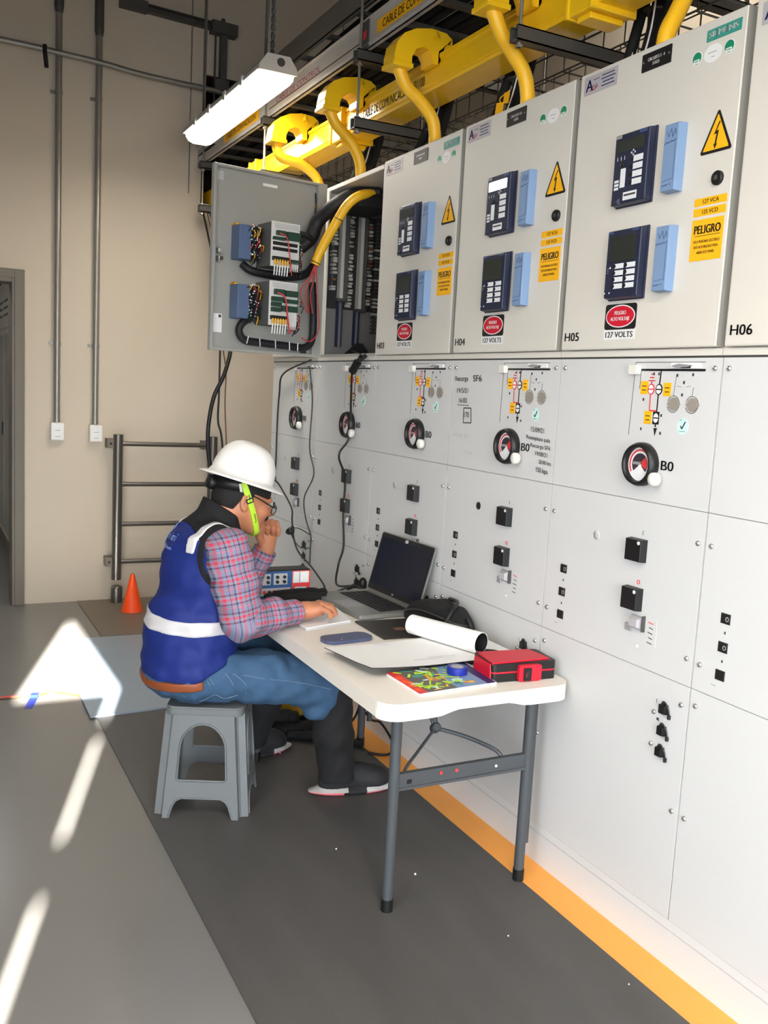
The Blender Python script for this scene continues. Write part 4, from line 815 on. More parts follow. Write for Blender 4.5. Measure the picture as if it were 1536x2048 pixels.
# ---------------------------------------------------------------- plastic stool
a_ = math.radians(-25); EX = Vector((math.cos(a_), math.sin(a_), 0)); EY = Vector((-math.sin(a_), math.cos(a_), 0)); SCc = Vector((-.800, 1.305, 0))
SH = .368; t = thing('plastic_stool', (SCc.x, SCc.y, .006), 'grey moulded plastic stool with arched sides under the seated man', 'stool')
FTop = Fr(SCc, EX, EY, Z3)
b = B('stool'); b.rrect(FTop, -.124, .124, -.124, .124, .030, SH-.028, SH-.006); b.rrect(FTop, -.122, .122, -.122, .122, .030, SH-.006, SH); b.obj('seat', t, bevel=.004, seg=3)
hb, ht = .152, .126          # half widths at floor and top
for k in range(4):
    ang = k*math.pi/2; U = EX*math.cos(ang)+EY*math.sin(ang); N = EX*math.sin(ang)-EY*math.cos(ang)   # outward
    sl = (hb-ht)/(SH-.02)
    F = Fr(SCc+N*hb+Vector((0, 0, .006)), U, Z3*1.0-N*sl, N+Z3*sl)
    tp = lambda v: hb-sl*v-.030       # half width of the flat face at height v
    b = B('stool'); H = SH-.03; n0, n1 = -.0045, 0
    arch = []
    for i in range(13):
        q = math.pi*i/12; arch.append((-.074*math.cos(q), .222+.088*math.sin(q)))
    # left post, right post, crown with arch, lower rail, feet arch
    for s in (-1, 1):
        b.prism(F, [(s*tp(.124), .124), (s*tp(.222), .222), (s*.074, .222), (s*.079, .124)], n0, n1)
        b.prism(F, [(s*tp(0), 0), (s*tp(.068), .068), (s*(tp(.068)-.055), .068), (s*(tp(.058)-.038), .058), (s*(tp(.042)-.029), .042), (s*(tp(0)-.020), 0)], n0, n1)
    b.prism(F, [(-tp(.068), .068), (-tp(.124), .124), (tp(.124), .124), (tp(.068), .068)], n0, n1)
    for i in range(12):
        (u0, v0), (u1, v1) = arch[i], arch[i+1]
        x0 = -tp(.222)+2*tp(.222)*i/12; x1 = -tp(.222)+2*tp(.222)*(i+1)/12
        q0 = (x0 if 0 < i < 12 else math.copysign(tp(.222), u0), H if 0 < i < 12 else (.222 if i in (0, 12) else H)); q1 = (x1 if 0 < i+1 < 12 else math.copysign(tp(.222), u1), H if 0 < i+1 < 12 else .222)
        b.prism(F, [(u0, v0), q0, q1, (u1, v1)], n0, n1)
    for s in (-1, 1): b.prism(F, [(s*tp(.222), .222), (s*tp(H), H), (s*(tp(.222)*10/12), H)], n0, n1)
    # rolled rim round the arch
    rim = [F.p(u, v, .001) for u, v in arch]+[F.p(.079, .130, .001), F.p(.073, .125, .001), F.p(-.073, .125, .001), F.p(-.079, .130, .001), F.p(*arch[0], .001)]
    b.tube(rim, .0036, n=6, raw=True)
    b.tube([F.p(-(tp(0)-.020), .002, 0), F.p(-(tp(.042)-.029), .042, 0), F.p(-(tp(.058)-.038), .058, 0), F.p(-(tp(.068)-.055), .067, 0), F.p(tp(.068)-.055, .067, 0), F.p(tp(.058)-.038, .058, 0), F.p(tp(.042)-.029, .042, 0), F.p(tp(0)-.020, .002, 0)], .0034, n=6, raw=True)
    b.obj('side_panel', t)
    # corner channel between this side and the next
    D_ = (U+N).normalized(); b = B('stool')
    def cp(h, w_, off): 
        hw = hb-sl*h; return SCc+Vector((0, 0, .006+h))+U*(hw-.0+off)+N*(hw-.030+w_), SCc+Vector((0, 0, .006+h))+U*(hw-.030+w_)+N*(hw-.0+off)
    A0, C0 = cp(0, 0, -.0), cp(H, 0, -.0)
    inn = lambda h: SCc+Vector((0, 0, .006+h))+(U+N)*(hb-sl*h-.026)
    for (p0, p1, q0, q1) in ((A0[0], C0[0], inn(0), inn(H)), (inn(0), inn(H), A0[1], C0[1])):
        off = D_*-.0045
        vs = [p0, q0, q1, p1, p0+off, q0+off, q1+off, p1+off]
        b.add(vs, [(0, 1, 2, 3), (7, 6, 5, 4), (0, 4, 5, 1), (1, 5, 6, 2), (2, 6, 7, 3), (3, 7, 4, 0)], 'stool')
    b.tube([inn(0)+D_*.001, inn(H)+D_*.001], .003, n=6, raw=True)
    b.obj('leg', t)

# ---------------------------------------------------------------- things on the table
t = thing('laptop', (-.19, 1.40, TZ), 'open silver laptop with a dark screen facing the man', 'laptop')
la = math.radians(3); LU = Vector((-math.sin(la), math.cos(la), 0)); LV = Vector((math.cos(la), math.sin(la), 0)); FLp = Fr((-.308, 1.205, TZ+.004), LU, LV, Z3)
if FLp.N.z < 0: FLp.N = -FLp.N
lw, ld = .378, .238
B('laptop').rrect(FLp, 0, lw, 0, ld, .012, 0, .014).obj('base', t, bevel=.003)
for u in (.03, lw-.03):
    for v in (.03, ld-.03): B('black').cyl(FLp.p(u, v, -.004), FLp.p(u, v, .0), .008).obj('rubber_foot', t)
b = B('laptopkey'); b.rrect(FLp, .030, lw-.030, .095, .215, .004, .0135, .0143)
for r in range(5):
    for c in range(15): b.fbox(FLp, .034+.0207*c, .034+.0207*c+.0175, .099+.0225*r, .099+.0225*r+.0185, .0143, .0165, 'laptopkey', .001, .001)
b.obj('keyboard', t)
B('railgrey').rrect(FLp, .125, .235, .012, .084, .004, .0138, .0145, 'silver').obj('touchpad', t)
tl = math.radians(15); SV = LV*math.sin(tl)+Vector((0, 0, math.cos(tl))); FSn = Fr(FLp.p(0, ld-.004, .016), LU, SV, -(LV*math.cos(tl)-Vector((0, 0, math.sin(tl)))))
sc = B('laptop').rrect(FSn, 0, lw, .004, .232, .010, -.006, 0).obj('screen_lid', t, bevel=.0015)
B('laptopkey').rrect(FSn, .003, lw-.003, .006, .229, .008, 0, .0009).obj('bezel', sc)
B('screen').rect(FSn, .012, lw-.012, .026, .214, .0017).obj('display', sc)
B('white').rect(FSn, .180, .200, .214, .226, .0018, 'portgrey').rect(FSn, .183, .194, .012, .018, .0018, 'portgrey').obj('webcam_cover', sc)
B('laptop').cyl(FLp.p(.02, ld-.004, .014), FLp.p(lw-.02, ld-.004, .014), .007, 'railgrey').obj('hinge', t)
def pad(poly, z0, z1, m): return B(m).prism(FT, poly, z0, z1)
tag(B('white').prism(FT, [(-.541, 1.19), (-.539, 1.13), (-.352, 1.185), (-.324, 1.374), (-.50, 1.38)], TZ+.0005, TZ+.008, 'portgrey').prism(FT, [(-.540, 1.19), (-.538, 1.131), (-.353, 1.186), (-.325, 1.373), (-.50, 1.379)], TZ+.008, TZ+.0105, 'paper').obj('notepad'), 'white notepad under the right hand of the man', 'notepad')
tag(pad([(-.335, 1.19), (-.338, .965), (-.13, .955), (-.12, 1.175)], TZ+.0005, TZ+.006, 'brownblack').rect(Fr((-.235, 1.07, TZ+.0062), X3, Y3, Z3), -.02, .02, -.03, .0, .0006, 'copper').obj('tablet', bevel=.001), 'flat dark brown tablet lying in front of the laptop', 'tablet')
tp_ = thing('smartphone', (-.455, 1.0, TZ), 'blue grey phone lying face down near the table edge', 'phone')
fp = Fr((-.455, .998, TZ+.0005), (1, .10, 0), (-.10, 1, 0), Z3); B('phone').rrect(fp, -.084, .084, -.040, .040, .030, 0, .011, k=8).obj('body', tp_, bevel=.004, seg=3); B('white').lathe([(.0022, 0), (.0022, .0006)], fp.p(-.03, -.022, .011), Z3, n=8).obj('camera_dot', tp_)
# big paper sheets with a curl
t = thing('paper_sheets', (-.3, .8, TZ), 'large white paper sheets with black underside, curled into a roll at one side', 'paper')
def sheet(x): 
    return 0
N_ = 14; vs = []; fs = []
LT, LB, RB, RT = Vector((-.588, .868)), Vector((-.556, .612)), Vector((-.03, .648)), Vector((-.035, .93))
for i in range(N_+1):
    for j in range(N_+1):
        s_, q_ = i/N_, j/N_; pb = LB.lerp(RB, s_); pt = LT.lerp(RT, s_); pp = pb.lerp(pt, q_)
        lift = .016*max(0, 1-s_*2.6)**1.5*(1-q_*.4)+.006*max(0, 1-q_*3)*(1-abs(s_-.3)*1.2 if abs(s_-.3) < .8 else 0)
        vs.append((pp.x, pp.y, TZ+.014+lift if s_ < .75 else TZ+.014))
for i in range(N_):
    for j in range(N_): a = i*(N_+1)+j; fs.append((a, a+N_+1, a+N_+2, a+1))
b = B('paper'); b.add(vs, fs, 'paper', True); b.add([(x, y, z-.0022) for x, y, z in vs], [f[::-1] for f in fs], 'paperback', True)
rim = [i*(N_+1) for i in range(N_+1)]+[N_*(N_+1)+j for j in range(1, N_+1)]+[i*(N_+1)+N_ for i in range(N_-1, -1, -1)]+[j for j in range(N_-1, 0, -1)]
for a, c in zip(rim, rim[1:]+rim[:1]): b.add([vs[a], vs[c], tuple(Vector(vs[c])-Vector((0, 0, .0022))), tuple(Vector(vs[a])-Vector((0, 0, .0022)))], [(0, 1, 2, 3)], 'paperback')
FPp = Fr((-.33, .75, TZ+.0200), (1, -.10, 0), (.10, 1, 0), Z3)
b.strokes(FPp, [[(-.11, .10), (-.06, .095)], [(.0, -.06), (.10, -.05)], [(-.05, -.075), (.09, -.07)]], .0014, .0008, 'portgrey')
b.obj('flat_sheet', t)
b = B('paperback').prism(FT, [(-.150, .760), (-.158, .668), (-.055, .660), (-.085, .715)], TZ+.0155, TZ+.0175, 'paperback'); b.obj('turned_corner', t)
ax0 = Vector((-.245, .955, TZ+.014)); ax1 = Vector((-.150, .690, TZ+.014)); d = (ax1-ax0).normalized(); sd_ = Vector((-d.y, d.x, 0)); sd_ = sd_ if sd_.x > 0 else -sd_
vs = []; vi = []; K = 22; R = .0345
for j in range(K+1):
    q = math.radians(-95+350*j/K); rr = R*(1-.07*j/K)*(1.0)
    for e, p_ in ((0, ax0), (1, ax1)):
        c = p_+Vector((0, 0, R+.001)); RR = rr*(1.0 if e else .92)
        vs.append(c+(-sd_)*math.cos(q)*RR+Vector((0, 0, 1))*math.sin(q)*RR); vi.append(c+(-sd_)*math.cos(q)*(RR-.0018)+Vector((0, 0, 1))*math.sin(q)*(RR-.0018))
b = B('paper'); f_ = [(2*j, 2*j+1, 2*j+3, 2*j+2) for j in range(K)]
b.add(vs, f_, 'paper', True); b.add(vi, [q[::-1] for q in f_], 'paperback', True); n_ = len(vs)
b.add(vs+vi, [(2*j+1, n_+2*j+1, n_+2*j+3, 2*j+3) for j in range(K)]+[(2*j, 2*j+2, n_+2*j+2, n_+2*j) for j in range(K)], 'paper')
b.obj('rolled_edge', t)
# colourful booklet with lettering-like art, tape roll, red case
t = thing('booklet', (-.36, .54, TZ), 'colourful comic style booklet under the corner of the paper sheets', 'booklet')
BC = [(-.500, .628), (-.497, .442), (-.243, .464), (-.226, .650)]
pad(BC, TZ+.0005, TZ+.008, 'white').obj('pages', t)
b = pad(BC, TZ+.008, TZ+.009, 'portgrey'); FB = Fr((-.499, .440, TZ+.0092), (.254, .022, 0), (-.003, .19, 0), Z3); W_, H_ = .254, .188
b.prism(FB, [(0, 0), (.028, .003), (.030, H_), (0, H_)], 0, .0005, 'redmark'); b.prism(FB, [(.225, 0), (.252, .0), (.270, H_), (.235, H_)], 0, .0005, 'navy')
b.prism(FB, [(.028, .003), (.125, .003), (.13, .10), (.16, H_), (.03, H_)], 0, .0004, 'railgrey')
random.seed(11)
b.prism(FB, [(.125, .003), (.225, .0), (.235, H_), (.15, H_)], 0, .0003, 'tblock')
for i in range(58):
    u = random.uniform(.03, .19); v = random.uniform(.01, .17); l = random.uniform(.012, .04); q = random.uniform(0, 3.1)
    b.strokes(FB, [[(u, v), (min(.22, u+l*math.cos(q)), max(.004, min(.184, v+l*math.sin(q))))]], random.uniform(.002, .0045), .0008+.00004*i, ('lime', 'lime', 'lime', 'lime', 'labely', 'mint', 'lime', 'teal')[i % 8])
for i, (u, v, r, m) in enumerate(((.10, .09, .022, 'skin'), (.16, .06, .018, 'mint'), (.19, .10, .02, 'tblock'), (.175, .035, .012, 'redmark'), (.19, .03, .010, 'labely'), (.07, .13, .016, 'teal'))): b.ell(FB, u, v, r, r*.7, 0, .0007+.00003*i, m, 14)
for i in range(4): b.rrect(FB, .004, .020, .02+.035*i, .042+.035*i, .004, 0, .0008, 'cone')
b.obj('cover', t)
t = thing('tape_roll', (-.312, .562, TZ+.011), 'blue roll of electrical tape standing on the booklet', 'tape roll')
B('bluetape').lathe([(.0185, 0), (.029, 0), (.0292, .001), (.0292, .018), (.029, .019), (.0185, .019)], (-.312, .562, TZ+.0110), Z3, n=30).obj('tape', t); B('silver').lathe([(.0150, 0), (.0185, 0), (.0185, .0192), (.0150, .0192)], (-.312, .562, TZ+.0110), Z3, n=30).obj('core', t)
t = thing('tool_case', (-.15, .545, TZ), 'small red and black hard case at the near right corner of the table', 'case')
FC_ = Fr((-.246, .482, TZ+.0005), (.201, -.019, 0), (.012, .125, 0), Z3); cw, cd = .205, .122
b = B('black'); b.rrect(FC_, 0, cw, 0, cd, .012, 0, .024); lo = b.obj('lower_shell', t, bevel=.005)
b = B('black'); b.rrect(FC_, 0, cw, 0, cd, .012, .029, .052); b.obj('lid', t, bevel=.007)
b = B('red'); b.rrect(FC_, .001, cw-.001, .001, cd-.001, .012, .0235, .0295); b.fbox(FC_, -.003, .022, .008, cd-.008, .001, .050, 'red', .0, .004); b.prism(FC_, [(.0, .004), (cw-.014, .016), (cw-.03, cd-.012), (.008, cd-.008)], .050, .056, 'red'); b.obj('red_shell', t, bevel=.004)
FCf = Fr(FC_.p(0, 0, 0), FC_.U, Z3, -FC_.V); b = B('red'); b.rrect(FCf, .078, .150, .001, .048, .008, .0, .012); lt = b.obj('latch', t, bevel=.004); B('black').rrect(FCf, .092, .116, .003, .040, .003, .012, .0155).rrect(FCf, .098, .110, .012, .030, .004, .0155, .0165, 'brownblack').arc(FCf, .104, .02, .005, .0062, 120, 240, .0165, .017, 'redmark', 8).obj('latch_button', lt)
# relay test set, cloth pouch, camera bag, power adapter
t = thing('relay_test_set', (-.47, 1.59, TZ), 'blue and red relay test set with rows of sockets at the far table end', 'test set')
B('black').box(-.605, -.345, 1.572, 1.645, TZ+.0005, TZ+.112).obj('case', t, bevel=.004)
FG = Fr((-.605, 1.572, TZ), X3, Z3, (0, -1, 0)); b = B('pblue'); b.rect(FG, .004, .185, .006, .108, .003, 'pblue').rect(FG, .185, .258, .006, .108, .003, 'redmark'); fpn = b.obj('front_panel', t)
b = B('portgrey')
for u0 in (.075, .118): b.rrect(FG, u0-.006, u0+.048 if u0 > .1 else u0+.026, .058, .100, .002, .003, .0042)
b.rrect(FG, .188, .252, .062, .105, .002, .003, .0042, 'plastic').rrect(FG, .192, .212, .066, .102, .001, .0042, .005, 'white').rrect(FG, .216, .248, .066, .102, .001, .0042, .005, 'paper').rect(FG, .214, .2155, .064, .104, .0052, 'ink')
b.rrect(FG, .010, .180, .018, .046, .002, .003, .0042).rrect(FG, .196, .244, .02, .046, .004, .003, .0042, 'mint'); b.obj('label_field', fpn)
b = B('black')
for u, v in ((.09, .087), (.09, .069), (.126, .087), (.126, .069), (.154, .087), (.154, .069), (.06, .087), (.06, .069)): b.cyl(FG.p(u, v, .004), FG.p(u, v, .010), .0062, 'black', n=12)
for i in range(9): b.cyl(FG.p(.02+.019*i, .032, .004), FG.p(.02+.019*i, .032, .011), .0058, ('black', 'copper', 'black', 'redmark', 'brownink', 'redmark', 'red', 'redmark', 'copper')[i], n=12)
b.obj('sockets', fpn)
# soft lumps built from noisy lathe rows
def lump(name, pts, m, seed, label, cat, sx=1.0):
    random.seed(seed); b = B(m)
    for (x0, y0, z0, x1, y1, z1, r) in pts:
        b.tube([(x0+(x1-x0)*k/7+random.uniform(-.004, .004), y0+(y1-y0)*k/7+random.uniform(-.006, .006), z0+(z1-z0)*k/7+random.uniform(-.003, .003)) for k in range(8)], lambda t_, r=r: r*(.72+.28*math.sin(math.pi*min(1, max(0, t_)))**.5), n=10, sub=3)
    return tag(b.obj(name), label, cat)
lump('cloth_pouch', [(-.535, 1.535, TZ+.021, -.29, 1.555, TZ+.023, .020), (-.53, 1.505, TZ+.018, -.30, 1.525, TZ+.018, .017), (-.50, 1.53, TZ+.036, -.33, 1.545, TZ+.036, .012)], 'blackcloth', 4, 'black cloth pouch lying in front of the test set', 'pouch')
t = thing('camera_bag', (-.075, 1.07, TZ), 'soft black bag slumped between the laptop and the paper roll', 'bag')
random.seed(9); vs = []; fs = []; NU, NV = 26, 14
for i in range(NV+1):
    ph = math.pi/2*i/NV
    for k in range(NU):
        q = 2*math.pi*k/NU; cx = math.copysign(abs(math.cos(q))**.6, math.cos(q)); cy = math.copysign(abs(math.sin(q))**.6, math.sin(q)); rr = math.cos(ph)**.45 if i < NV else 0
        wob = 1+.03*math.sin(5*q+2*ph)+.02*math.sin(9*q-3*ph)
        y = 1.075+cy*.185*rr*wob; x = -.077+cx*.064*rr; hh = (.088-.055*max(0, (y-1.12)/.14))+.006*math.sin(y*60)
        vs.append((x, y, TZ+.001+math.sin(ph)**.8*hh))
for i in range(NV): fs += [(i*NU+k, i*NU+(k+1) % NU, (i+1)*NU+(k+1) % NU, (i+1)*NU+k) for k in range(NU)]
fs.append(tuple(range(NU-1, -1, -1)))
B('blackcloth').add(vs, fs, None, True).obj('bag_body', t)
b = B('black'); b.tube([(-.135, .93, TZ+.05), (-.10, .94, TZ+.092), (-.05, 1.0, TZ+.098), (-.03, 1.08, TZ+.09)], .007, n=8); b.tube([(-.14, 1.20, TZ+.03), (-.142, 1.10, TZ+.055), (-.140, .98, TZ+.062), (-.12, .90, TZ+.055), (-.07, .885, TZ+.045)], .0035, n=6, m='ink2'); b.tube([(-.08, .89, TZ+.07), (-.075, .87, TZ+.05), (-.07, .884, TZ+.02)], .006, n=8); b.obj('strap', t)
b = B('black'); b.lathe([(.014, 0), (.017, .006), (.017, .028), (.010, .040), (.004, .044)], (-.060, 1.705, .606), Z3, n=14); b.tube([(-.07, 1.70, .61), (-.11, 1.68, .62), (-.15, 1.655, .617)], .006, n=8)
tag(b.obj('power_adapter'), 'black power plug standing behind the laptop against the cubicle', 'plug')
# ---------------------------------------------------------------- under the table
t = thing('equipment_case', (-.25, 1.98, .006), 'yellow equipment case on the floor under the far end of the table', 'case')
B('yellowcase').box(-.36, -.13, 1.86, 2.08, .0065, .30).obj('case_body', t, bevel=.015); B('black').box(-.34, -.27, 1.845, 1.86, .10, .16).box(-.30, -.19, 1.845, 1.86, .0, .04, 'black').obj('latch', t, bevel=.003)
lump('cable_pile', [(-.47, 1.75, .035, -.22, 1.72, .04, .03), (-.42, 1.80, .03, -.16, 1.74, .03, .026), (-.36, 1.70, .026, -.14, 1.60, .03, .02), (-.44, 1.78, .085, -.30, 1.75, .08, .03), (-.30, 1.72, .03, -.12, 1.52, .024, .018)], 'blackmatte', 8, 'pile of black cables on the mat under the table', 'cables')
cord('power_cable', [(-.13, 1.80, .40), (-.10, 1.70, .22), (-.055, 1.60, .10), (-.05, 1.50, .11), (-.045, 1.40, .06), (-.055, 1.42, .012), (-.12, 1.46, .012)], .0048, 'black', 'black cable looping over the orange stripe by the shoe')
cord('power_cable', [(-.11, 1.57, .55), (-.075, 1.57, .40), (-.085, 1.57, .30), (-.10, 1.575, .20), (-.13, 1.60, .09), (-.2, 1.66, .05)], .0045, 'black', 'black cable hanging beside the far table leg')

# ---------------------------------------------------------------- seated man (smooth implicit surfaces meshed with surface nets)
class G:
    def __init__(s, lo, hi, h):
        s.h = h; s.lo = np.array(lo, float); n = [int(math.ceil((hi[i]-lo[i])/h))+1 for i in range(3)]
        s.ax = [lo[i]+h*np.arange(n[i]) for i in range(3)]; s.D = np.full(n, 1.0, np.float32)
    def sl(s, lo, hi):
        r = []
        for i in range(3):
            a = max(0, int((lo[i]-s.lo[i])/s.h)); b = min(len(s.ax[i]), int((hi[i]-s.lo[i])/s.h)+2); r.append(slice(a, max(a, b)))
        return tuple(r)
    def op(s, lo, hi, f, k=0.0, mode='u'):
        q = s.sl([v-k-.012 for v in lo], [v+k+.012 for v in hi]); sub = s.D[q]
        if sub.size == 0: return s
        x = s.ax[0][q[0]][:, None, None]; y = s.ax[1][q[1]][None, :, None]; z = s.ax[2][q[2]][None, None, :]
        d = f(x, y, z).astype(np.float32)
        if mode == 's': d = -d; a = np.maximum(sub, d) if not k else -(lambda A, B_: np.minimum(A, B_)-np.maximum(k-np.abs(A-B_), 0)**2/(4*k))(-sub, -d)
        else: a = np.minimum(sub, d) if not k else np.minimum(sub, d)-np.maximum(k-np.abs(sub-d), 0)**2/(4*k)
        s.D[q] = a; return s
    def cone(s, a, b, ra, rb=None, k=.01, mode='u'):
        a = np.array(a, float); b = np.array(b, float); rb = ra if rb is None else rb; m = max(ra, rb); ba = b-a; L = max((ba**2).sum(), 1e-12)
        def f(x, y, z):
            t = np.clip(((x-a[0])*ba[0]+(y-a[1])*ba[1]+(z-a[2])*ba[2])/L, 0, 1)
            return np.sqrt((x-a[0]-ba[0]*t)**2+(y-a[1]-ba[1]*t)**2+(z-a[2]-ba[2]*t)**2)-(ra+(rb-ra)*t)
        return s.op(np.minimum(a, b)-m, np.maximum(a, b)+m, f, k, mode)
    def chain(s, pts, rs, k=.01):
        for i in range(len(pts)-1): s.cone(pts[i], pts[i+1], rs[i], rs[i+1], k)
        return s
    def ell(s, c, r, k=.01, R=None, mode='u'):
        c = np.array(c, float); R = np.eye(3) if R is None else np.array(R); m = max(r)
        def f(x, y, z):
            p = (x-c[0], y-c[1], z-c[2]); q = [R[i][0]*p[0]+R[i][1]*p[1]+R[i][2]*p[2] for i in range(3)]
            k0 = np.sqrt(sum((q[i]/r[i])**2 for i in range(3))); k1 = np.sqrt(sum((q[i]/r[i]**2)**2 for i in range(3)))+1e-9
            return np.where(k0 < 1e-6, -min(r), k0*(k0-1)/k1)
        return s.op(c-m, c+m, f, k, mode)
    def xyz(s): return s.ax[0][:, None, None], s.ax[1][None, :, None], s.ax[2][None, None, :]
    def cut(s, f): s.D = np.maximum(s.D, f(*s.xyz()).astype(np.float32)); return s
    def wrinkle(s, comps):
        x, y, z = s.xyz()
        for amp, kx, ky, kz, ph in comps: s.D = s.D+(amp*np.sin(kx*x+ky*y+kz*z+ph)).astype(np.float32)
        return s
    def copy(s): g = G.__new__(G); g.h = s.h; g.lo = s.lo; g.ax = s.ax; g.D = s.D.copy(); return g
    def val(s, p):
        q = (np.array(p)-s.lo)/s.h; i = np.clip(q.astype(int), 0, np.array(s.D.shape)-2); f = q-i; v = 0
        for dx in (0, 1):
            for dy in (0, 1):
                for dz in (0, 1): v += s.D[i[0]+dx, i[1]+dy, i[2]+dz]*(f[0] if dx else 1-f[0])*(f[1] if dy else 1-f[1])*(f[2] if dz else 1-f[2])
        return v
    def project(s, p, d, n=160, st=.0015):
        p = np.array(p, float); d = np.array(d, float)
        for i in range(n):
            if s.val(p) < 0: return p-d*st*.5
            p = p+d*st
        return p
    def mesh(s):
        D = s.D; S = D < 0; n = D.shape
        A = np.zeros([m-1 for m in n], np.uint8)
        for dx in (0, 1):
            for dy in (0, 1):
                for dz in (0, 1): A += S[dx:n[0]-1+dx, dy:n[1]-1+dy, dz:n[2]-1+dz]
        act = (A > 0) & (A < 8); I = np.argwhere(act); N = len(I)
        idx = np.full(A.shape, -1, np.int32); idx[tuple(I.T)] = np.arange(N)
        P = np.zeros((N, 3)); C = np.zeros(N)
        cs = [(0, 0, 0), (1, 0, 0), (0, 1, 0), (1, 1, 0), (0, 0, 1), (1, 0, 1), (0, 1, 1), (1, 1, 1)]
        V = [D[I[:, 0]+c[0], I[:, 1]+c[1], I[:, 2]+c[2]] for c in cs]
        for a in range(8):
            for b in range(a+1, 8):
                if sum(abs(cs[a][i]-cs[b][i]) for i in range(3)) != 1: continue
                m = (V[a] < 0) != (V[b] < 0); t = V[a][m]/(V[a][m]-V[b][m])
                P[m] += np.array(cs[a])+t[:, None]*(np.array(cs[b])-np.array(cs[a])); C[m] += 1
        P = P/C[:, None]; pos = s.lo+s.h*(I+P); F = []
        for ax in range(3):
            u, v = (ax+1) % 3, (ax+2) % 3
            s0 = [slice(None)]*3; s1 = [slice(None)]*3; s0[ax] = slice(0, -1); s1[ax] = slice(1, None)
            E0 = S[tuple(s0)]; E1 = S[tuple(s1)]; X = np.argwhere(E0 != E1); X = X[(X[:, u] > 0) & (X[:, v] > 0) & (X[:, u] < n[u]-1) & (X[:, v] < n[v]-1)]
            fl = E0[tuple(X.T)]; q = []
            for du, dv in ((1, 1), (0, 1), (0, 0), (1, 0)):
                Y = X.copy(); Y[:, u] -= du; Y[:, v] -= dv; q.append(idx[tuple(Y.T)])
            q = np.stack(q, 1); q[~fl] = q[~fl][:, ::-1]; F.append(q)
        F = np.concatenate(F); F = F[(F >= 0).all(1)]
        return pos, F
    def smooth(s, pos, F, it=2):
        E = np.concatenate([F[:, [0, 1]], F[:, [1, 2]], F[:, [2, 3]], F[:, [3, 0]]]); E = np.concatenate([E, E[:, ::-1]])
        for _ in range(it):
            acc = np.zeros_like(pos); c = np.zeros(len(pos)); np.add.at(acc, E[:, 0], pos[E[:, 1]]); np.add.at(c, E[:, 0], 1); pos = pos*.5+.5*acc/np.maximum(c, 1)[:, None]
        return pos
def sdf_obj(g, name, parent, m, it=1, uv=None):
    pos, F = g.mesh(); pos = g.smooth(pos, F, it) if it else pos
    me = bpy.data.meshes.new(name); c = (pos.max(0)+pos.min(0))/2; base = wl(parent)
    me.from_pydata((pos-c).tolist(), [], F.tolist()); me.polygons.foreach_set('use_smooth', [True]*len(F)); me.materials.append(MATS[m])
    if uv is not None:
        U = uv(pos); l = me.uv_layers.new(name='UVMap'); vi = np.zeros(len(me.loops), np.int32); me.loops.foreach_get('vertex_index', vi); l.data.foreach_set('uv', U[vi].astype(np.float32).ravel())
    me.update(); o = bpy.data.objects.new(name, me); COL.objects.link(o); o.parent = parent; o.location = Vector(c)-base; WL[o.name] = Vector(c); return o
man = thing('person', (-.80, 1.33, .006), 'person in white hard hat and blue safety vest seated on a stool, hand at chin', 'person')

# joints
HC = np.array((-.703, 1.33, 1.018)); hp, hy = math.radians(20), math.radians(6)
HF = np.array((math.cos(hy)*math.cos(hp), math.sin(hy)*math.cos(hp), -math.sin(hp))); HL = np.array((-math.sin(hy), math.cos(hy), 0.0)); HU = np.cross(HF, HL)
HR = np.stack([HF, HL, HU])
def hd(a, b_, c): return HC+HF*a+HL*b_+HU*c
Rsh, Rel, Rwr = (-.805, 1.148, .885), (-.764, 1.112, .672), (-.545, 1.197, .662)
Lsh, Lel, Lwr = (-.79, 1.50, .885), (-.635, 1.495, .665), (-.575, 1.437, .832)

# ---- body: head, neck, torso core, arms and hands in one continuous skin
g = G((-1.03, 1.02, .40), (-.36, 1.60, 1.17), .0029)
g.ell((-.86, 1.33, .60), (.12, .15, .17), .03).ell((-.83, 1.33, .80), (.115, .15, .15), .05).cone((-.81, 1.21, .88), (-.80, 1.45, .88), .055, .055, .04)
g.chain([(-.79, 1.33, .92), hd(-.035, 0, -.045)], [.066, .058], .03)
for a, b_, c, ra in ((Rsh, Rel, Rwr, 1), (Lsh, Lel, Lwr, 1)): g.chain([a, b_, c], [.050, .040, .0275], .02)
# head
g.ell(hd(-.012, 0, .032), (.096, .075, .088), .02, HR).ell(hd(.032, 0, -.030), (.064, .058, .066), .03, HR).ell(hd(.066, 0, -.070), (.026, .030, .020), .022, HR)
g.cone(hd(-.005, .052, -.035), hd(.050, .034, -.072), .022, .018, .03).cone(hd(-.005, -.052, -.035), hd(.050, -.034, -.072), .022, .018, .03)
g.ell(hd(.076, 0, .030), (.018, .050, .013), .014, HR)
for s in (-1, 1):
    g.ell(hd(.062, .036*s, -.012), (.026, .024, .022), .018, HR)
    g.ell(hd(.092, .030*s, .010), (.014, .015, .010), .010, HR, 's')
    g.ell(hd(-.024, .077*s, -.004), (.0165, .0075, .028), .006, HR); g.ell(hd(-.020, .0845*s, -.002), (.009, .006, .017), .004, HR, 's'); g.ell(hd(-.017, .077*s, -.026), (.009, .006, .010), .005, HR)
g.cone(hd(.090, 0, .020), hd(.112, 0, -.010), .0075, .0115, .010); g.ell(hd(.101, .010, -.014), (.011, .007, .007), .006, HR); g.ell(hd(.101, -.010, -.014), (.011, .007, .007), .006, HR)
g.ell(hd(.088, 0, -.040), (.012, .022, .0055), .006, HR).ell(hd(.087, 0, -.050), (.011, .019, .006), .006, HR)
head_g = g.copy()
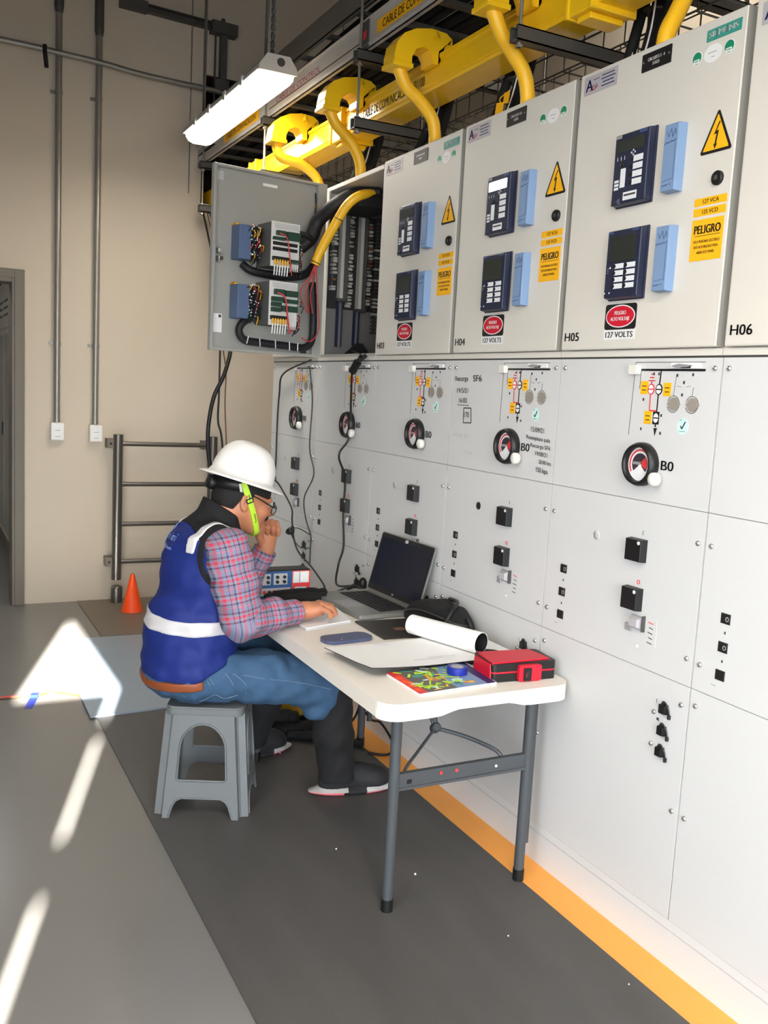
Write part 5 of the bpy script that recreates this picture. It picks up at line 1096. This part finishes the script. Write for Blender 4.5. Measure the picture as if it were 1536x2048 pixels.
# right hand, palm down on the notepad, fingers bent
hv = np.array((.985, -.17, 0.0)); hl = np.array((.17, .985, 0.0)); W = np.array(Rwr); up = np.array((0, 0, 1.0)); MC = W+hv*.078+up*.020
def hand_R():
    g.ell(W+hv*.044+up*.006, (.052, .037, .026), .014, np.stack([hv, hl, up])); g.chain([W, W+hv*.03+up*.004], [.028, .028], .012)
    for off, l1, l2, l3, r, zz in ((.029, .036, .022, .016, .0090, .001), (.010, .040, .025, .017, .0094, .003), (-.0095, .037, .023, .016, .0090, .001), (-.027, .029, .018, .014, .0080, -.004)):
        m = MC+hl*off+up*zz-hv*(.008 if off < -.02 else 0); d0 = hv+hl*off*3; d0 = d0/np.linalg.norm(d0)
        p = m+d0*l1+up*(-.010); q = p+d0*l2*.55-up*l2*.80; e = q-d0*l3*.35-up*l3*.35
        q[2] = max(q[2], .6335); e[2] = max(e[2], .6320)
        g.cone(W+hv*.035+hl*off*.7+up*.003, m, .0105, .0108, .010); g.chain([m, p, q, e], [.0104, r, r*.92, r*.82], .0035)
    g.chain([W+hv*.016+hl*.018-up*.003, W+hv*.046+hl*.042-up*.008, W+hv*.074+hl*.046-up*.013, W+hv*.095+hl*.038-up*.016], [.016, .0125, .0105, .0085], .006)
hand_R()
# left fist under the chin, palm towards the camera
W = np.array(Lwr); A = np.array((-.574, 1.432, .872))
g.ell(A, (.034, .019, .040), .014); g.chain([W, A], [.0265, .026], .014)
for i, (x, zt, r) in enumerate(((-.603, .010, .0098), (-.583, .006, .0100), (-.563, .0, .0096), (-.545, -.008, .0086))):
    m = np.array((x, 1.438, .905+zt*.6)); p = m+np.array((-.002, -.022, .026)); q = p+np.array((.0, -.021, -.020)); e = q+np.array((.002, .008, -.020))
    g.cone(A+np.array((x-A[0], .0, .0))*.7, m, .011, .0112, .008); g.chain([m, p, q, e], [.0110, r, r*.95, r*.85], .0028)
g.chain([A+np.array((-.020, -.006, -.018)), (-.612, 1.405, .880), (-.618, 1.392, .905), (-.612, 1.388, .925)], [.0155, .0125, .0108, .009], .005)
sdf_obj(g, 'body', man, 'skin', 1)

# ---- hair, moustache, eyes
x, y, z = head_g.xyz()
def la(g):
    x, y, z = g.xyz(); dx, dy, dz = x-HC[0], y-HC[1], z-HC[2]
    return dx*HF[0]+dy*HF[1]+dz*HF[2], dx*HL[0]+dy*HL[1]+dz*HL[2], dx*HU[0]+dy*HU[1]+dz*HU[2]
h = G((-.83, 1.22, .91), (-.56, 1.44, 1.16), .0029)
h.ell(hd(-.012, 0, .032), (.102, .0805, .094), .0, HR).ell(hd(-.040, 0, -.018), (.060, .062, .050), .02, HR)
a_h, b_h, c_h = la(h)
mask = np.minimum(np.maximum(a_h+.036+.25*np.maximum(0, -c_h), -(c_h+.042)), np.maximum(np.maximum(a_h-.072, -(c_h-.030)), -.5))
mask = np.minimum(mask, np.maximum(np.maximum(a_h+.002, -(c_h-.010)), -.5))
h.D = np.maximum(h.D, mask.astype(np.float32)); sdf_obj(h, 'hair', man, 'hair', 1)
h = G((-.66, 1.27, .93), (-.56, 1.40, 1.03), .0024); h.chain([hd(.094, -.024, -.036), hd(.102, -.008, -.028), hd(.102, .008, -.028), hd(.094, .024, -.036)], [.0045, .0065, .0065, .0045], .004); sdf_obj(h, 'moustache', man, 'hair', 0)
for s in (-1, 1):
    e = B('eye').lathe([(.0115*math.sin(math.pi*i/10), -.0115*math.cos(math.pi*i/10)) for i in range(11)], hd(.074, .030*s, .010), HF, n=16); e.lathe([(.0055, .0), (.004, .001), (.001, .0012)], hd(.0850, .030*s, .008), HF, 'hair', n=12); e.obj('eye', man)

# ---- hard hat with chin strap
tp, ty = math.radians(18.5), math.radians(6)
KF = Vector((math.cos(ty)*math.cos(tp), math.sin(ty)*math.cos(tp), -math.sin(tp))); KL = Vector((-math.sin(ty), math.cos(ty), 0)); KU = KF.cross(KL); KC = Vector((-.706, 1.33, 1.086))
rings = []          # (length radius, width radius, height, forward shift)
for i in range(13):
    q = math.pi/2*i/12; rings.append((.107*math.cos(q)**.72 if i < 12 else .002, .0965*math.cos(q)**.72 if i < 12 else .002, .012+.112*math.sin(q)**1.0, -.002))
outer = [(.145, .128, -.006, .001), (.1445, .1275, -.0035, .001), (.130, .116, .002, .0), (.116, .104, .006, -.001), (.109, .0985, .010, -.002)]+rings
inner = [(.1435, .1265, -.0075, .001), (.118, .106, .003, 0), (.104, .093, .006, -.002), (.098, .088, .05, -.002), (.07, .062, .10, -.002), (.003, .003, .124, -.002)]
NS = 56; b = B('hat')
def hatpt(ra, rb, hh, sh, q):
    cq, sq = math.cos(q), math.sin(q); peak = 1.0+.035*max(0, cq)**3*(1 if ra > .11 else 0)
    rdg = 0
    if hh > .03: rdg = .0035*math.exp(-(sq*rb/.016)**2)*min(1, (hh-.03)/.04)+.0016*math.exp(-((abs(sq*rb)-.045)/.012)**2)*min(1, (hh-.03)/.04)
    return KC+KF*(ra*cq*peak+sh)+KL*(rb*sq)+KU*(hh+rdg-.010*(1-cq)*.35*(ra > .112))
vs = [hatpt(*r, 2*math.pi*k/NS) for r in outer for k in range(NS)]
b.add(vs, [(i*NS+k, i*NS+(k+1) % NS, (i+1)*NS+(k+1) % NS, (i+1)*NS+k) for i in range(len(outer)-1) for k in range(NS)]+[tuple((len(outer)-1)*NS+k for k in range(NS))], 'hat', True)
vi = [hatpt(*r, 2*math.pi*k/NS) for r in inner for k in range(NS)]
b.add(vi, [(i*NS+k, (i+1)*NS+k, (i+1)*NS+(k+1) % NS, i*NS+(k+1) % NS) for i in range(len(inner)-1) for k in range(NS)], 'hat', True)
b.add(vs[:NS]+vi[:NS], [(k, NS+k, NS+(k+1) % NS, (k+1) % NS) for k in range(NS)], 'hat', True)
hat = b.obj('hard_hat', man)
b = B('black')
band = [KC+KF*(-.094*math.cos(q))+KL*(.086*math.sin(q))-KU*(.022+.016*math.cos(q)) for q in np.linspace(-1.2, 1.2, 26)]
for p0, p1 in zip(band, band[1:]):
    o_ = (p0+p1)/2-KC; n_ = (o_-KU*o_.dot(KU)).normalized()
    b.add([p0-KU*.014, p1-KU*.014, p1+KU*.026, p0+KU*.026, p0-KU*.014-n_*.003, p1-KU*.014-n_*.003, p1+KU*.026-n_*.003, p0+KU*.026-n_*.003], [(0, 1, 2, 3), (7, 6, 5, 4), (0, 4, 5, 1), (3, 2, 6, 7)], 'black', True)
kb = KC-KF*.094-KU*.040; b.lathe([(.022, -.006), (.024, 0), (.024, .012), (.020, .018), (.006, .019)], kb, -KF, n=18); b.obj('suspension_band', hat)
B('reflect').prism(Fr(hd(-.062, -.0835, .034), HF, HU, -HL), [(-.008, .008), (-.002, .012), (.014, -.012), (.006, -.014)], 0, .002).obj('adjuster_clip', hat)
st = G((-.76, 1.22, .90), (-.58, 1.44, 1.11), .0026); q = head_g; 
st.ell(hd(-.012, 0, .032), (.1045, .0835, .0965), .02, HR).ell(hd(.032, 0, -.030), (.0705, .0645, .0725), .03, HR).ell(hd(.066, 0, -.070), (.0325, .0365, .0265), .022, HR)
for s in (-1, 1): st.cone(hd(-.005, .052*s, -.035), hd(.050, .034*s, -.072), .0285, .0245, .03); st.ell(hd(.062, .036*s, -.012), (.030, .028, .026), .018, HR)
a_s, b_s, c_s = la(st); strap_g = st.copy()
slab = np.abs(.754*(a_s-.001)+.657*(c_s+.010))-.0105
st.D = np.maximum(st.D, np.maximum(slab, c_s-.070).astype(np.float32)); strap = sdf_obj(st, 'chin_strap', hat, 'lime', 0)
bk = strap_g.copy(); bk.D = bk.D-.003; along = .657*(a_s-.001)-.754*(c_s+.010)
bk.D = np.maximum(bk.D, np.maximum(np.maximum(np.abs(.754*(a_s-.001)+.657*(c_s+.010))-.0125, np.abs(along+.019)-.0085), -np.maximum(np.abs(.754*(a_s-.001)+.657*(c_s+.010))-.009, np.abs(along+.019)-.0045)).astype(np.float32)); bk.D = np.maximum(bk.D, b_s.astype(np.float32)); sdf_obj(bk, 'buckle', strap, 'black', 0)
def stamp(gsrc, name, parent, m, F, items, direction, lift=.0012, strokes=None, r=.0012):
    b = B(m); bb = B(m)
    for t_, u, v, hgt, wd in items: bb.text(F, t_, u, v, hgt, 0, m, width=wd, bold=.0002)
    if strokes: bb.strokes(F, strokes, r, 0)
    d = np.array(direction, float); b.add([gsrc.project(np.array(p_)-d*.09, d)-d*lift for p_ in bb.v], bb.f, m); return b.obj(name, parent)
stamp(strap_g, 'lettering', strap, 'ink', Fr(hd(.0405, -.10, -.055), -HF*.657+HU*.754, -HF*.754-HU*.657, -HL), [('Trueno', .0, -.004, .0075, .032), ('Trueno', .076, -.004, .0075, .024)], HL)
# ---- glasses
gl = B('black')
for s in (-1, 1): gl.tube([hd(-.026, .080*s, .024), hd(.015, .080*s, .021), hd(.07, .070*s, .013), hd(.097, .058*s, .012)], .0022, n=6)
gl.tube([hd(.112, -.009, .012), hd(.117, 0, .015), hd(.112, .009, .012)], .0016, n=6)
glo = gl.obj('glasses', man)
for s in (-1, 1):
    rimp = [hd(.108-.012*abs(.5-.5*math.cos(q)) if False else .110-.010*(math.cos(q)*.5+.5), (.034+.025*math.cos(q))*s, .004+.017*math.sin(q)) for q in np.linspace(0, 2*math.pi, 21)]
    B('black').tube(rimp, .0016, n=6, raw=True).obj('rim', glo)
    b = B('lens'); b.add(rimp[:-1]+[hd(.106, .034*s, .004)], [(i, (i+1) % 20, 20) for i in range(20)], 'lens', True); b.obj('lens', glo)

# ---- plaid shirt
pm = bpy.data.materials.new('plaid'); pm.use_nodes = True; nt = pm.node_tree; bs = nt.nodes['Principled BSDF']; bs.inputs['Roughness'].default_value = .85
uvn = nt.nodes.new('ShaderNodeUVMap'); sp = nt.nodes.new('ShaderNodeSeparateXYZ'); nt.links.new(uvn.outputs[0], sp.inputs[0])
cols = []
for i, (ch, per, stops) in enumerate(((0, .058, ((0, (124, 134, 160)), (.20, (64, 60, 82)), (.30, (134, 142, 166)), (.42, (206, 62, 80)), (.56, (140, 136, 158)), (.70, (40, 38, 62)), (.78, (124, 134, 160)), (.90, (184, 122, 140)))),
                                     (1, .050, ((0, (126, 136, 162)), (.16, (206, 60, 78)), (.34, (136, 134, 156)), (.50, (36, 36, 60)), (.60, (124, 134, 160)), (.74, (190, 104, 122)), (.86, (66, 64, 88)), (.92, (126, 136, 162)))))):
    dv = nt.nodes.new('ShaderNodeMath'); dv.operation = 'DIVIDE'; dv.inputs[1].default_value = per; nt.links.new(sp.outputs[ch], dv.inputs[0])
    fr = nt.nodes.new('ShaderNodeMath'); fr.operation = 'FRACT'; nt.links.new(dv.outputs[0], fr.inputs[0])
    cr = nt.nodes.new('ShaderNodeValToRGB'); cr.color_ramp.interpolation = 'CONSTANT'; el = cr.color_ramp.elements
    while len(el) < len(stops): el.new(.5)
    for e, (p_, c_) in zip(el, stops): e.position = p_; e.color = lin(c_)+(1,)
    nt.links.new(fr.outputs[0], cr.inputs[0]); cols.append(cr)
mx = nt.nodes.new('ShaderNodeMix'); mx.data_type = 'RGBA'; mx.inputs[0].default_value = .5; nt.links.new(cols[0].outputs[0], mx.inputs[6]); nt.links.new(cols[1].outputs[0], mx.inputs[7]); nt.links.new(mx.outputs[2], bs.inputs['Base Color']); MATS['plaid'] = pm
def limb_uv(pts):
    P = [np.array(p_, float) for p_ in pts]
    def f(pos):
        best = np.full(len(pos), 9.); U = np.zeros((len(pos), 2)); acc = 0
        for a, b_ in zip(P, P[1:]):
            d = b_-a; L = np.linalg.norm(d); d = d/L; tr = (pos-a)@d; t = np.clip(tr, 0, L); r = pos-a-t[:, None]*d; dist = np.linalg.norm(r, axis=1); t = np.where((acc == 0) & (tr < 0), tr, t)
            e1 = np.array((0, -1.0, .15)); e1 = e1-d*(e1@d); e1 /= np.linalg.norm(e1); e2 = np.cross(d, e1); vv = 1.12*(r@e2); m = dist < best
            U[m, 0] = (acc+t)[m]; U[m, 1] = vv[m]+.5; best[m] = dist[m]; acc += L
        return U
    return f
def sleeve(sh, el_, wr, name, seed, kk=1.0):
    s0 = np.array(sh, float); e0 = np.array(el_, float); w0 = np.array(wr, float); mid = (s0+e0)/2; fm = (e0+w0)/2; end = w0-(w0-e0)/np.linalg.norm(w0-e0)*.008
    lo = np.minimum(np.minimum(s0, e0), w0)-.10; hi = np.maximum(np.maximum(s0, e0), w0)+.10
    q = G(lo, hi, .0042); q.chain([s0, mid, e0, fm, end], [.070*kk, .071*kk, .064*kk, .051*kk, .0395], .02)
    rn = random.Random(seed); q.wrinkle([(rn.uniform(.0012, .0024), rn.uniform(-70, 70), rn.uniform(-40, 40), rn.uniform(-90, 90), rn.uniform(0, 6)) for _ in range(6)])
    d = (w0-e0)/np.linalg.norm(w0-e0); x, y, z = q.xyz(); al = (x-w0[0])*d[0]+(y-w0[1])*d[1]+(z-w0[2])*d[2]; near = (x-w0[0])**2+(y-w0[1])**2+(z-w0[2])**2 < .09**2
    cuff = np.maximum(np.abs(al+.030)-.026, np.sqrt(np.maximum((x-w0[0]-al*d[0])**2+(y-w0[1]-al*d[1])**2+(z-w0[2]-al*d[2])**2, 0))-.0425)
    q.D = np.minimum(q.D, np.where(near, cuff, 1).astype(np.float32)); q.D = np.where(near, np.maximum(q.D, al+.004), q.D).astype(np.float32)
    return sdf_obj(q, name, man, 'plaid', 1, limb_uv([sh, el_, wr]))
sleeve(Rsh, Rel, Rwr, 'shirt_sleeve', 1); sleeve(Lsh, Lel, Lwr, 'shirt_sleeve', 2, .86)
q = G((-.90, 1.22, .86), (-.62, 1.44, 1.03), .0042); q.cone((-.785, 1.33, .90), hd(-.045, 0, -.060), .077, .063, .01); x, y, z = q.xyz(); q.cut(lambda x, y, z: z-(.985-.42*(x+.77))); sdf_obj(q, 'shirt_collar', man, 'plaid', 1, lambda pos: np.stack([pos[:, 2]+.02, pos[:, 0]], 1))

# ---- safety vest
v = G((-1.05, 1.09, .42), (-.62, 1.57, 1.05), .0046)
v.ell((-.868, 1.33, .49), (.152, .188, .15), .0).ell((-.856, 1.33, .61), (.156, .178, .14), .05).ell((-.820, 1.33, .78), (.142, .180, .15), .06).cone((-.818, 1.208, .880), (-.805, 1.452, .880), .076, .076, .05).ell((-.842, 1.33, .852), (.100, .145, .105), .04)
v.cone((-.792, 1.33, .915), (-.772, 1.33, 1.000), .084, .066, .03)
v.wrinkle([(.0020, 60, 10, 45, 0), (.0018, -35, 25, 80, 1.2), (.0014, 90, -30, -20, 2.5), (.0012, 20, 55, 110, .4), (.0010, 120, 30, 60, 3.0)])
full = v.copy()
body_cut = lambda x, y, z: np.maximum(.461+np.maximum(0, x+.90)*.48-z, z-(1.012-.62*(x+.80)))
v.cut(body_cut)
yoke_f = lambda x, y, z: (.918-.52*(x+.87))-z+.03*(np.cos((y-1.33)*12)-.3)
vb = v.copy(); vb.cut(lambda x, y, z: -yoke_f(x, y, z)); vest = sdf_obj(vb, 'safety_vest', man, 'vest', 1)
yk = v.copy(); yk.D = yk.D-.0012; yk.cut(yoke_f); sdf_obj(yk, 'yoke', vest, 'vestblack', 1)
sp_ = v.copy(); sp_.D = sp_.D-.0032; sp_.cut(lambda x, y, z: np.abs(z-.634-.012*np.sin((y-1.2)*4))-.0225); sp_.cut(lambda x, y, z: x+.715); sdf_obj(sp_, 'reflective_stripe', vest, 'reflect', 1)
for s, c_ in ((-1, 1.209), (1, 1.451)):
    e = v.copy(); e.D = e.D-.0042; e.cut(lambda x, y, z: np.abs(y-c_+s*.10*np.minimum(0, x+.86))-.0165); e.cut(lambda x, y, z: np.maximum(.868-z, -.93-x)); sdf_obj(e, 'reflective_stripe', vest, 'reflect', 1)
    sh = Rsh if s < 0 else Lsh; tr = v.copy(); tr.D = tr.D-.0026; tr.cut(lambda x, y, z: np.abs(np.sqrt((x-sh[0])**2*1.0+(y-sh[1])**2+(z-sh[2]+.02)**2*.7)-.0835)-.0095); tr.cut(lambda x, y, z: (y-1.215) if s < 0 else (1.445-y)); sdf_obj(tr, 'armhole_trim', vest, 'vestblack', 1)
FLg = Fr((-1.0, 1.485, .880), (.06, -1, 0), (.30, 0, 1), (-1, 0, 0)); stamp(full, 'lettering', vest, 'logoink', FLg, [('Jamini', .095, .014, .026, .105), ('instalaciones', .075, -.014, .012, .125)], (1, 0, 0), .0022, [[(.085, .045), (.10, .06), (.115, .045), (.10, .03), (.085, .045)]])

# ---- jeans, belt, dark lower legs, shoes
j = G((-1.05, 1.08, .30), (-.36, 1.60, .57), .0044)
j.ell((-.880, 1.33, .455), (.138, .172, .088), .0).ell((-.87, 1.33, .52), (.125, .155, .09), .03)
j.chain([(-.86, 1.240, .462), (-.66, 1.198, .452), (-.455, 1.170, .412)], [.084, .086, .079], .03); j.chain([(-.86, 1.420, .462), (-.66, 1.460, .452), (-.50, 1.500, .412)], [.092, .086, .076], .03); j.chain([(-.455, 1.17, .41), (-.465, 1.172, .345)], [.074, .060], .02)
j0 = j.copy(); j.wrinkle([(.0022, 80, 20, 50, 0), (.0018, -55, 30, 95, 1.0), (.0014, 120, -40, 30, 2.0), (.0012, 40, 80, -70, .5)])
jf = j.copy(); j.cut(lambda x, y, z: np.maximum(np.where(x < -.60, .3695-z, -1), x+.408+(z-.41)*.55)); j.cut(lambda x, y, z: z-.535); jeans = sdf_obj(j, 'jeans', man, 'jeans', 1)
e = j0.copy(); e.D = e.D-.0065; e.cut(lambda x, y, z: np.abs(z-.446-(x+.95)*.10)-.0150); e.cut(lambda x, y, z: x+.87); sdf_obj(e, 'belt', man, 'belt', 1)
# stitched seams on the visible right thigh and back pocket
b = B('stitch')
def seam(pts, r=.0009):
    out = []
    for p_ in pts:
        q_ = jf.project(np.array(p_, float)+np.array((0, -.2, .0)), np.array((0, 1.0, 0)), 220); out.append(q_-np.array((0, .0012, 0)))
    b.tube(out, r, n=5, sub=3)
seam([(-.78+.04*i, 1.2, .486-.004*i-.0005*i*i) for i in range(9)]); seam([(-.93, 1.2, .448), (-.925, 1.2, .42), (-.87, 1.2, .395), (-.83, 1.2, .420), (-.80, 1.2, .405), (-.76, 1.2, .415)]); seam([(-.76, 1.2, .415), (-.78, 1.2, .46), (-.80, 1.2, .49)]); seam([(-.86, 1.2, .475), (-.85, 1.2, .455)]); seam([(-.85, 1.2, .478), (-.838, 1.2, .456)]); seam([(-.775, 1.2, .49), (-.74, 1.2, .455), (-.735, 1.2, .42)])
b.obj('stitching', jeans)
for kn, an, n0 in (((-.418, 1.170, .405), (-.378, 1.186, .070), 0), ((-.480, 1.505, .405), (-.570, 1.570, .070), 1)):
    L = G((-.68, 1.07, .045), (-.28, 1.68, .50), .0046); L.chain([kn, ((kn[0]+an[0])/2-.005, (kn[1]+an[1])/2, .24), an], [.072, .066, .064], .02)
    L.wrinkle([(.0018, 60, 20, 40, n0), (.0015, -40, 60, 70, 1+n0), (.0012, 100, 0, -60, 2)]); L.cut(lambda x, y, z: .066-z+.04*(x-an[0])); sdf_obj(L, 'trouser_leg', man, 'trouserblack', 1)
def shoe(heel, toe):
    hE = np.array(heel, float); tO = np.array(toe, float); d = tO-hE; Lh = np.linalg.norm(d); d = d/Lh; n_ = np.array((-d[1], d[0], 0)); Rm = np.stack([d, n_, np.array((0, 0, 1.0))])
    lo = np.minimum(hE, tO)-.07; hi = np.maximum(hE, tO)+.07; lo[2] = 0.0; hi[2] = .16
    s = G(lo, hi, .0036); c = lambda t, z: tuple(hE+d*t*Lh+np.array((0, 0, z)))
    s.ell(c(.19, .055), (.050, .038, .062), .0, Rm).ell(c(.48, .058), (.080, .040, .054), .03, Rm).ell(c(.78, .046), (.058, .046, .046), .03, Rm).cone(c(.20, .08), c(.24, .125), .036, .038, .02)
    so_ = s.copy(); s.cut(lambda x, y, z: .028-z); up_ = sdf_obj(s, 'shoe', man, 'shoe', 1)
    so_.D = so_.D-.002; so_.op(lo, hi, lambda x, y, z: np.maximum(np.sqrt((((x-hE[0])*d[0]+(y-hE[1])*d[1]-Lh*.5)/(Lh*.50))**2+(((x-hE[0])*n_[0]+(y-hE[1])*n_[1])/.039)**2)-1, 0)*.04+np.abs(z-.02)-.013, 0); so_.cut(lambda x, y, z: np.maximum(z-.036, .0075-z))
    al = lambda x, y, z: (x-hE[0])*d[0]+(y-hE[1])*d[1]
    for nm, m_, lo_, hi_, z0_, z1_ in (('heel_pad', 'solepink', -1, .085, .0, .021), ('midsole', 'sole', -1, .10, .021, .05), ('outsole', 'shoe', .10, .165, .0, .05), ('outsole', 'solepink', .165, 1, .0, .016), ('toe_rand', 'sole', .165, 1, .016, .05)):
        a = so_.copy(); a.cut(lambda x, y, z: np.maximum(np.maximum(lo_-al(x, y, z), al(x, y, z)-hi_), np.maximum(z0_-z, z-z1_)+0*x+0*y)); sdf_obj(a, nm, up_, m_, 1)
shoe((-.437, 1.208, 0), (-.185, 1.168, 0)); shoe((-.635, 1.575, 0), (-.405, 1.625, 0))

bpy.data.objects.remove(_to)
